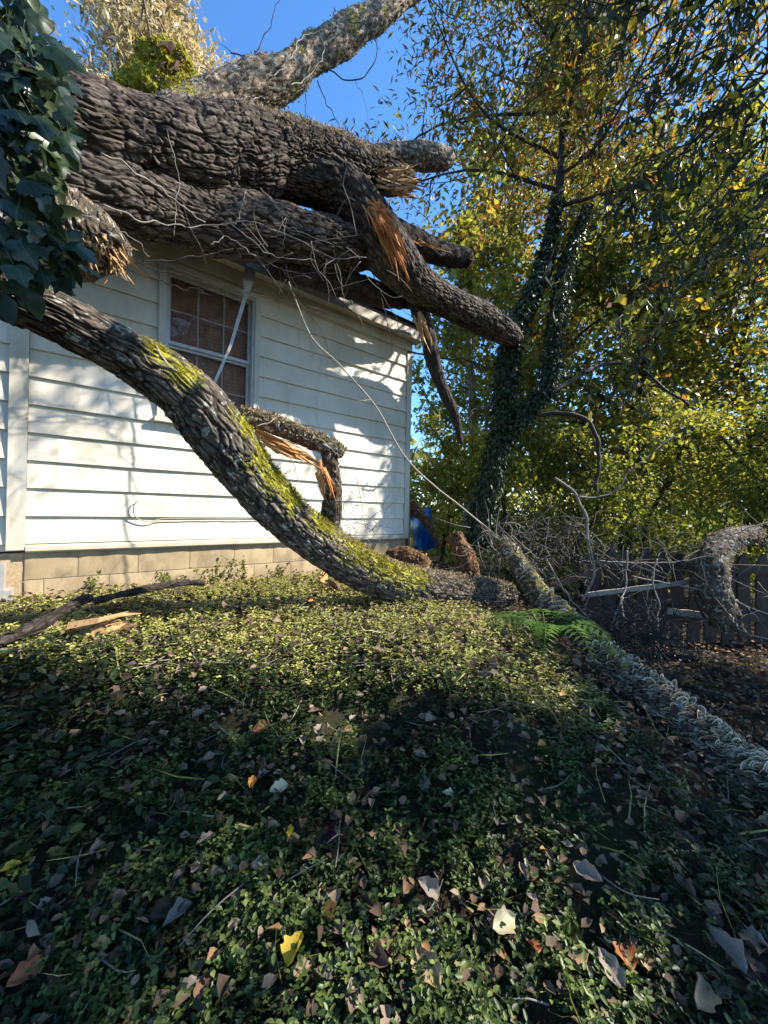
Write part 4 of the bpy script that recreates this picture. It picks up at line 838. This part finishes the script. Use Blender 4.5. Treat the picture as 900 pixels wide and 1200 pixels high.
for k, (p, lab) in enumerate((([(735, 645, 3.6), (733, 690, 3.5), (728, 705, 3.4), (736, 735, 3.2), (740, 752, 3.1), (712, 768, 2.9)], 'pale root-like stick hanging over the brush pile'),
          ([(770, 655, 3.6), (765, 680, 3.55), (772, 710, 3.5), (770, 740, 3.4), (775, 775, 3.2)], 'upright pale stick in front of the fence pickets'), ([(730, 700, 3.4), (718, 730, 3.2), (713, 760, 3.0)], 'short pale stick forking left over the brush pile'),
          ([(700, 657, 3.8), (760, 660, 3.8), (830, 655, 3.8)], 'straight grey stick lying along the fence rail'), ([(740, 675, 3.7), (790, 685, 3.7), (850, 700, 3.6), (900, 720, 3.5)], 'thin grey stick crossing the fence under the hooked log'),
          ([(855, 720, 3.5), (870, 740, 3.3), (905, 750, 3.2)], 'thin stick below the hooked log'), ([(640, 655, 3.4), (660, 690, 3.3), (675, 710, 3.2), (700, 735, 3.1)], 'curved stick left of the brush pile'), ([(905, 610, 3.9), (880, 618, 3.9), (850, 630, 3.9), (800, 655, 3.8)], 'thin branch draped over the hooked log'))):
    stick('stick', p, .008, .005, 'grey_stick', lab, 'stick', .015, 4, 'bare sticks around the fence')
def tangle(mb, c, rad, n, L, r):
    for i in range(n):
        p = c + rng.normal(size=3) * rad; d = unit(rng.normal(size=3) * V3(1, 1, .7)); pts = [p]; 
        for k in range(3): d = unit(d + rng.normal(size=3) * .5); pts.append(pts[-1] + d * L * rng.uniform(.15, .45))
        mb.tube(pts, [r, r * .8, r * .6, r * .2], 4, 9)
m = MB(); tangle(m, at(735, 742, 3.1) + V3(0, 0, 0), V3(.22, .16, .10), 330, .34, .0045); tangle(m, at(650, 640, 3.9), V3(.3, .2, .12), 160, .5, .006)
m.build('brush_pile', M['twig'], label='tangled heap of dark dead brush behind the fungus log', cat='brush', kind='stuff')
m = MB(); tangle(m, at(780, 665, 3.8), V3(.5, .12, .16), 80, .5, .003); tangle(m, at(600, 640, 3.7), V3(.2, .2, .12), 60, .4, .004); tangle(m, at(420, 620, 3.4), V3(.08, .06, .16), 40, .3, .003); tangle(m, at(360, 318, 3.2), V3(.3, .25, .06), 30, .45, .003)
m.build('dead_twigs', M['grey_stick'], label='fine pale dead twigs caught on the fence and logs', cat='twigs', kind='stuff')
m = MB(); nx = 12; v = []
for j in range(nx):
    for i in range(nx):
        u, w = i / (nx - 1), j / (nx - 1); p = at(480 + 26 * u + 6 * w, 596 + 48 * w, 5.7) + V3(0, .18 * math.sin(u * 7 + w * 4) + .07 * math.sin(w * 9 + u * 3), .04 * math.sin(u * 9)); v.append(p)
m.add(v, [[j * nx + i, j * nx + i + 1, (j + 1) * nx + i + 1, (j + 1) * nx + i] for j in range(nx - 1) for i in range(nx - 1)]); tp = m.build('tarp', M['tarp'], label='crumpled blue tarp beside the far house corner', cat='tarp')
sm = tp.modifiers.new('s', 'SOLIDIFY'); sm.thickness = .006
def logpiece(name, spec, mat, label, seed, end=None):
    T = thing(name, at(*spec[-1][:3]), label, 'log'); b = big_tube(spec, 56, 90, barkdisp(.018, 18, 5, .04, seed, 4.)); b.build('bark', M[mat], T)
    if end: m = MB(); splinters(m, at(*end[0]), at(*end[1]), 18, .2, .02, .04, .25); m.build('rotten_end', M['rotten'], T, smooth=False)
logpiece('rotten_log', [(534, 628, 4.2, 10), (541, 648, 4.1, 11), (548, 668, 4.0, 12), (553, 682, 3.95, 11)], 'bark_rot', 'orange rotten log stub standing behind the leaning trunk', 101, ((534, 632, 4.1), (545, 660, 4.0)))
logpiece('rotten_log', [(455, 650, 4.6, 9), (480, 655, 4.5, 11), (500, 665, 4.4, 9)], 'bark_rot', 'brown rotten log lying behind the mossy trunk end', 102)
logpiece('leaning_post', [(480, 590, 5.5, 6), (500, 612, 5.4, 4), (515, 640, 5.3, 4)], 'bark_rot', 'rusty brown limb leaning across the blue tarp', 103)
logpiece('fallen_branch', [(-60, 775, 1.72, 7), (0, 752, 1.86, 6), (45, 732, 2.02, 6), (85, 708, 2.2, 6), (105, 700, 2.32, 5)], 'bark_dark', 'dark fallen branch rising from the left edge near the foundation', 104)
logpiece('fallen_branch', [(110, 704, 2.4, 3), (160, 693, 2.62, 4), (210, 683, 2.9, 3), (240, 684, 3.0, 2)], 'bark_dark', 'thin dark branch lying along the foundation blocks', 105)
def chip(px, py, L, w, mat, label, rot, tilt=.2):
    c = gpix(px, py, .03); d = unit(V3(math.cos(rot), math.sin(rot), tilt)); T = MB(); splinters(T, c, c + d * L, 7, L, w, .02, .1); return T.build('wood_chunk', M[mat], smooth=False, label=label, cat='wood chunk', group='wood chunks on the ground')
chip(372, 690, .22, .04, 'splinter', 'pale split wood chunk below the leaning trunk', 1.2, .6); chip(75, 752, .26, .045, 'splinter', 'pale tan wood chunk at the left by the fallen branch', .4, .25)
chip(402, 700, .18, .03, 'rotten', 'brown wood chunk in the sunlit grass', 2.4, .4)

# ------------------------------------------------------------------ fern
fn = thing('fern', gpix(640, 765), 'green fern in front of the fungus log', 'fern')
fb = gpix(640, 765, .05)
for k in range(11):
    a = k * 2 * math.pi / 11 + .3; L = .42 * random.uniform(.8, 1.15); d = V3(math.cos(a), math.sin(a) * .8 - .15, 0); P = [fb, fb + d * L * .4 + V3(0, 0, .17), fb + d * L * .8 + V3(0, 0, .17), fb + d * L * 1.1 + V3(0, 0, .06)]
    m = MB(); Q, rr, s = resample(P, [.004, .003, .002, .001], 34); T_, N_, B_ = frames(Q); side = unit(np.cross(T_, V3(0, 0, 1)))
    i = np.repeat(np.arange(4, 33, 2), 2); sg = np.tile([1, -1], 15)[:, None]; pw = np.sin(np.linspace(.25, 1, 15) * math.pi * .97).repeat(2) * .09 + .012
    scatter(m, NAR, Q[i], side[i] * sg + T_[i] * .35 + V3(0, 0, -.1), np.tile(V3(0, 0, 1.), (len(i), 1)), pw); m.tube(P, [.004, .003, .002, .001], 5, 14); m.att = {}; m.build('frond', M['fern'], fn)

# ------------------------------------------------------------------ ground cover, grass, litter
def region(n, y0, y1, k=1.15, x1=9): 
    y = rng.uniform(y0, y1, n * 2); x = rng.uniform(-1, 1, n * 2) * (k * y1 + .3); s = (np.abs(x) < k * y + .35) & (x < x1); 
    q = (x - A[0]) * NN[0] + (y - A[1]) * NN[1]; s &= (q > .05) | (x > .45); return x[s][:n], y[s][:n]
def sprigs(name, n, y0, y1, mat, size, h, thr, seed, label, x1=9, nodes=4, ylim=0.):
    x, y = region(n, y0, y1, x1=x1); w = fbm(np.column_stack([x * 4.6, y * 4.6, np.full(len(x), seed)]), 3); dens = w + .35 * sstep(1.6, .2, x) - .25 * sstep(1.2, 2.2, x) - ylim * sstep(1.75, 2.15, y + rng.normal(size=len(y)) * .12); s = dens > thr; x, y = x[s], y[s]; k = len(x)
    base = np.column_stack([x, y, gz(x, y)]); st = unit(rng.normal(size=(k, 3)) * V3(.55, .55, .2) + V3(0, -.1, 1)); hh = rng.uniform(.5, 1.3, k) * h; mm = MB(); yaw = rng.uniform(0, 6.28, k)
    for j in range(nodes):
        u = (j + .6) / nodes; p = base + st * (hh * u)[:, None]
        for sg in (0, math.pi):
            a = yaw + j * 1.57 + sg + rng.normal(size=k) * .2; ax = np.column_stack([np.cos(a), np.sin(a), rng.normal(size=k) * .25 + .25]); scatter(mm, OV, p, ax, np.tile(V3(0, 0, 1.), (k, 1)) + rng.normal(size=(k, 3)) * .25, rng.uniform(.55, 1.4, k) * size)
    mm.build(name, M[mat], label=label, cat='ground cover', kind='stuff')
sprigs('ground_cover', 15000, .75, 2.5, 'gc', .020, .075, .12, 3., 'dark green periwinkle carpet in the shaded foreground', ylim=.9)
sprigs('ground_cover', 9000, .75, 1.6, 'gc_mid', .018, .10, .5, 9., 'light-green periwinkle clumps tinted as sunlit, at the bottom')
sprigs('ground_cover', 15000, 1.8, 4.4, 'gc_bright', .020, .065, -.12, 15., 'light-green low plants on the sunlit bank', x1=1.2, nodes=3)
n = 5000; x, y = region(n, .9, 2.4, x1=.4); s = noise(np.column_stack([x * 2, y * 2, x * 0 + 33])) - .9 * (x + .9) - 1.5 * sstep(1.7, 2.0, y) > 0; x, y = x[s], y[s]; k = len(x)
mm = MB(); scatter(mm, OV, np.column_stack([x, y, gz(x, y) + rng.uniform(.03, .13, k)]), unit(rng.normal(size=(k, 3)) * V3(1, 1, .3)), unit(rng.normal(size=(k, 3)) * .35 + V3(0, -.2, 1)), rng.uniform(.03, .06, k)); mm.build('ground_ivy', M['gc'], label='broad-leaved ground ivy on the left bank', cat='ground cover', kind='stuff')
x, y = region(14000, 1.85, 4.6, x1=1.3); s = noise(np.column_stack([x * 2.2, y * 2.2, x * 0 + 3])) > -.15; x, y = x[s], y[s]; k = len(x)
mm = MB(); scatter(mm, BL, np.column_stack([x, y, gz(x, y)]), unit(rng.normal(size=(k, 3)) * V3(.5, .5, .1) + V3(0, 0, .8)), rdir(k), rng.uniform(.025, .075, k)); mm.build('grass', M['grass'], label='short sunlit grass on the bank by the foundation', cat='grass', kind='stuff')
x, y = region(260, .9, 2.2, x1=1.5); k = len(x); mm = MB(); scatter(mm, BL, np.column_stack([x, y, gz(x, y) + .03]), unit(rng.normal(size=(k, 3)) * V3(1, 1, .3) + V3(0, 0, .4)), rdir(k), rng.uniform(.06, .2, k) * 1.); mm.build('dry_grass', M['grass'], label='long thin grass stems among the periwinkle', cat='grass', kind='stuff')
mm = MB()
for q in range(7):
    x, y = region(3800, .75, 6.0, x1=6.5); w = rng.uniform(0, 1, len(x)) < .75 + .25 * sstep(.3, 1.2, x); x, y = x[w], y[w]; k = len(x)
    scatter(mm, curl(q, 4, 3), np.column_stack([x, y, gz(x, y) + np.where(rng.uniform(0, 1, k) < .4, rng.uniform(.04, .095, k), rng.uniform(0, .035, k))]), unit(rng.normal(size=(k, 3)) * V3(1, 1, .22)), unit(rng.normal(size=(k, 3)) * .5 + V3(0, 0, 1)), rng.uniform(.018, .048, k) * np.where(rng.uniform(0, 1, k) < .1, 1.4, 1.))
mm.build('leaf_litter', M['litter'], label='carpet of small brown dead leaves', cat='leaf litter', kind='stuff')
mm = MB(); ng = 420; x, y = region(ng, .85, 3.2, x1=3)
for i in range(len(x)):
    p = gpt(x[i], y[i], .03); d = unit(rng.normal(size=3) * V3(1, 1, .15)); L = rng.uniform(.05, .22); mm.tube([p, p + d * L * .5 + rng.normal(size=3) * .012, p + d * L + V3(0, 0, rng.uniform(-.01, .04))], [.0028, .0022, .001], 4, 6)
mm.build('fallen_twigs', M['grey_stick'], label='small dead twigs strewn over the ground', cat='twigs', kind='stuff')
for k, (s_, h_, lab) in enumerate(((.45, .16, 'leafy weed at the foundation near the left corner'), (1.0, .14, 'leafy weed at the foundation below the cable loop'), (1.35, .2, 'leafy weed at the foundation below the window'), (1.62, .24, 'taller leafy weed at the foundation right of the window weed'), (1.95, .16, 'leafy weed at the foundation just left of the leaning trunk'))):
    b0 = W(s_, 0, .12); b0 = gpt(b0[0], b0[1]); T = thing('weed', b0, lab, 'weed', 'weeds along the foundation'); st_ = MB(); lf = MB()
    for j in range(7):
        e = b0 + V3(rng.normal() * .07, rng.normal() * .05, h_ * rng.uniform(.6, 1.2)); m_ = (b0 + e) / 2 + rng.normal(size=3) * .015; st_.tube([b0 + rng.normal(size=3) * .02, m_, e], [.003, .002, .001], 4, 7)
        u = rng.uniform(.15, 1, 22)[:, None]; p = b0 * (1 - u) + e * u; scatter(lf, OV, p, unit(rng.normal(size=(22, 3)) + V3(0, 0, .3)), rdir(22, 1.), rng.uniform(.016, .036, 22))
    st_.att = {}; st_.build('stems', M['grass'], T, kind='stuff'); lf.build('leaves', M['lf_green'], T, kind='stuff')
# individual larger leaves
CM = [curl(100 + k, 13, 7) for k in range(8)]
meshes = {}
def leafobj(px, py, size, col, label, seed, up=.075, group='large fallen leaves', tilt=.45):
    r = np.random.default_rng(seed); key = (seed % 8, col)
    if key not in meshes:
        mm = MB(); mm.add(*CM[seed % 8]); me = mm.mesh('fallen_leaf'); me.materials.append(M['dead_' + col]); meshes[key] = me
    o = bpy.data.objects.new('fallen_leaf', meshes[key]); C.objects.link(o); p = gpix(px, py, up); a = unit(r.normal(size=3) * V3(1, 1, .22) + V3(0, .2, tilt * .2)); n_ = unit(V3(0, -.4, 1) + r.normal(size=3) * .25); n_ = unit(n_ - a * np.dot(n_, a)); b = np.cross(n_, a)
    p = p - a * size * .5; s = size; o.matrix_world = Matrix(((a[0] * s, b[0] * s, n_[0] * s, p[0]), (a[1] * s, b[1] * s, n_[1] * s, p[1]), (a[2] * s, b[2] * s, n_[2] * s, p[2]), (0, 0, 0, 1))); tag(o, label, 'leaf', group)
BIGL = [(387, 1108, .085, 'orange', 'yellow-orange leaf in the sunlit patch at the bottom'), (345, 1152, .10, 'yellow', 'bright yellow leaf at the bottom, left of the sunlit patch'), (500, 1178, .14, 'tan', 'long tan leaf standing at the bottom edge'), (688, 1052, .12, 'grey', 'large grey dead leaf in the lower right ground cover'),
    (502, 1070, .11, 'grey', 'pale grey leaf just right of the bottom centre'), (208, 1108, .11, 'grey', 'grey dead leaf low on the left'), (752, 960, .10, 'grey', 'grey curled leaf below the fungus log'), (375, 880, .10, 'grey', 'bluish grey leaf under the sunlit bank'), (305, 878, .09, 'rust', 'rust-red curled leaf on the shaded bank'),
    (120, 862, .09, 'tan', 'tan leaf on the left bank'), (326, 952, .085, 'cream', 'cream leaf in the middle of the shaded ground cover'), (412, 966, .07, 'tan', 'small tan leaf right of the cream leaf'), (295, 942, .07, 'orange', 'orange-brown leaf left of the cream leaf'), (338, 1008, .075, 'yellow', 'folded yellow leaf in the shade'),
    (212, 965, .10, 'brown', 'brown leaf on the shaded left bank'), (660, 834, .08, 'orange', 'yellowish leaf left of the fungus log'), (855, 830, .10, 'grey', 'pale grey leaf right of the fungus log'), (590, 1115, .11, 'cream', 'pale torn leaf in the sunlit patch right of centre'), (735, 1160, .12, 'rust', 'orange-rust leaf at the bottom right'),
    (715, 1180, .12, 'grey', 'grey leaf under the rust leaf at the bottom right'), (850, 1150, .14, 'grey', 'wide grey leaf at the lower right edge'), (475, 1065, .09, 'brown', 'brown leaf left of the pale grey leaf'), (240, 1018, .08, 'grey', 'dull grey leaf left of the folded yellow leaf'), (800, 985, .09, 'brown', 'reddish brown leaf below the fungus log'),
    (635, 895, .06, 'orange', 'small orange leaf in the mid-right ground cover'), (505, 865, .08, 'grey', 'lavender-grey leaf at the mid ground'), (30, 1185, .10, 'rust', 'rust leaf in the bottom left corner'), (10, 1052, .07, 'yellow', 'small yellow leaf at the left edge'), (525, 960, .06, 'cream', 'small pale yellow leaf at centre'), (560, 735, .06, 'orange', 'orange leaf below the trunk end'),
    (365, 718, .07, 'orange', 'orange leaf in the sunlit grass under the trunk'), (130, 740, .07, 'rust', 'orange leaf in the sunlit grass at left'), (820, 1200, .13, 'tan', 'tan leaf cut by the bottom edge at right'), (445, 1170, .09, 'brown', 'dark brown curled leaf at the bottom centre'), (625, 1150, .09, 'rust', 'reddish leaf in the right sunlit patch')]
for k, (px, py, s, col, lab) in enumerate(BIGL): leafobj(px, py, s * .74, col, lab, k)
cols = ['grey', 'brown', 'tan', 'dark', 'grey', 'brown']
W1 = {'grey': 'grey', 'brown': 'brown', 'tan': 'tan', 'dark': 'dark wet'}
ROW = ['just below the sunlit bank', 'high in the shaded cover', 'halfway down the shaded cover', 'low in the foreground', 'along the bottom edge']
COL = ['at the far left', 'left of centre', 'below the leaning trunk', 'at the centre', 'right of centre', 'toward the fungus log', 'at the far right']
spots = []; seen_l = set()
for k in range(165):
    px, py = random.uniform(0, 900), 760 + 440 * random.random() ** .8; sz = random.uniform(.028, .062); spots.append((px, py, sz, cols[k % 6]))
for k, (px, py, sz, c) in enumerate(spots):
    word = 'tiny' if sz < .036 else 'small' if sz < .045 else 'medium' if sz < .054 else 'larger'
    lab = '%s %s dead leaf %s, %s' % (word, W1[c], ROW[min(4, int((py - 760) / 88.1))], COL[min(6, int(px / 128.6))])
    if lab in seen_l: continue
    seen_l.add(lab); leafobj(px, py, sz, c, lab, 200 + k, .055, 'scattered dead leaves')
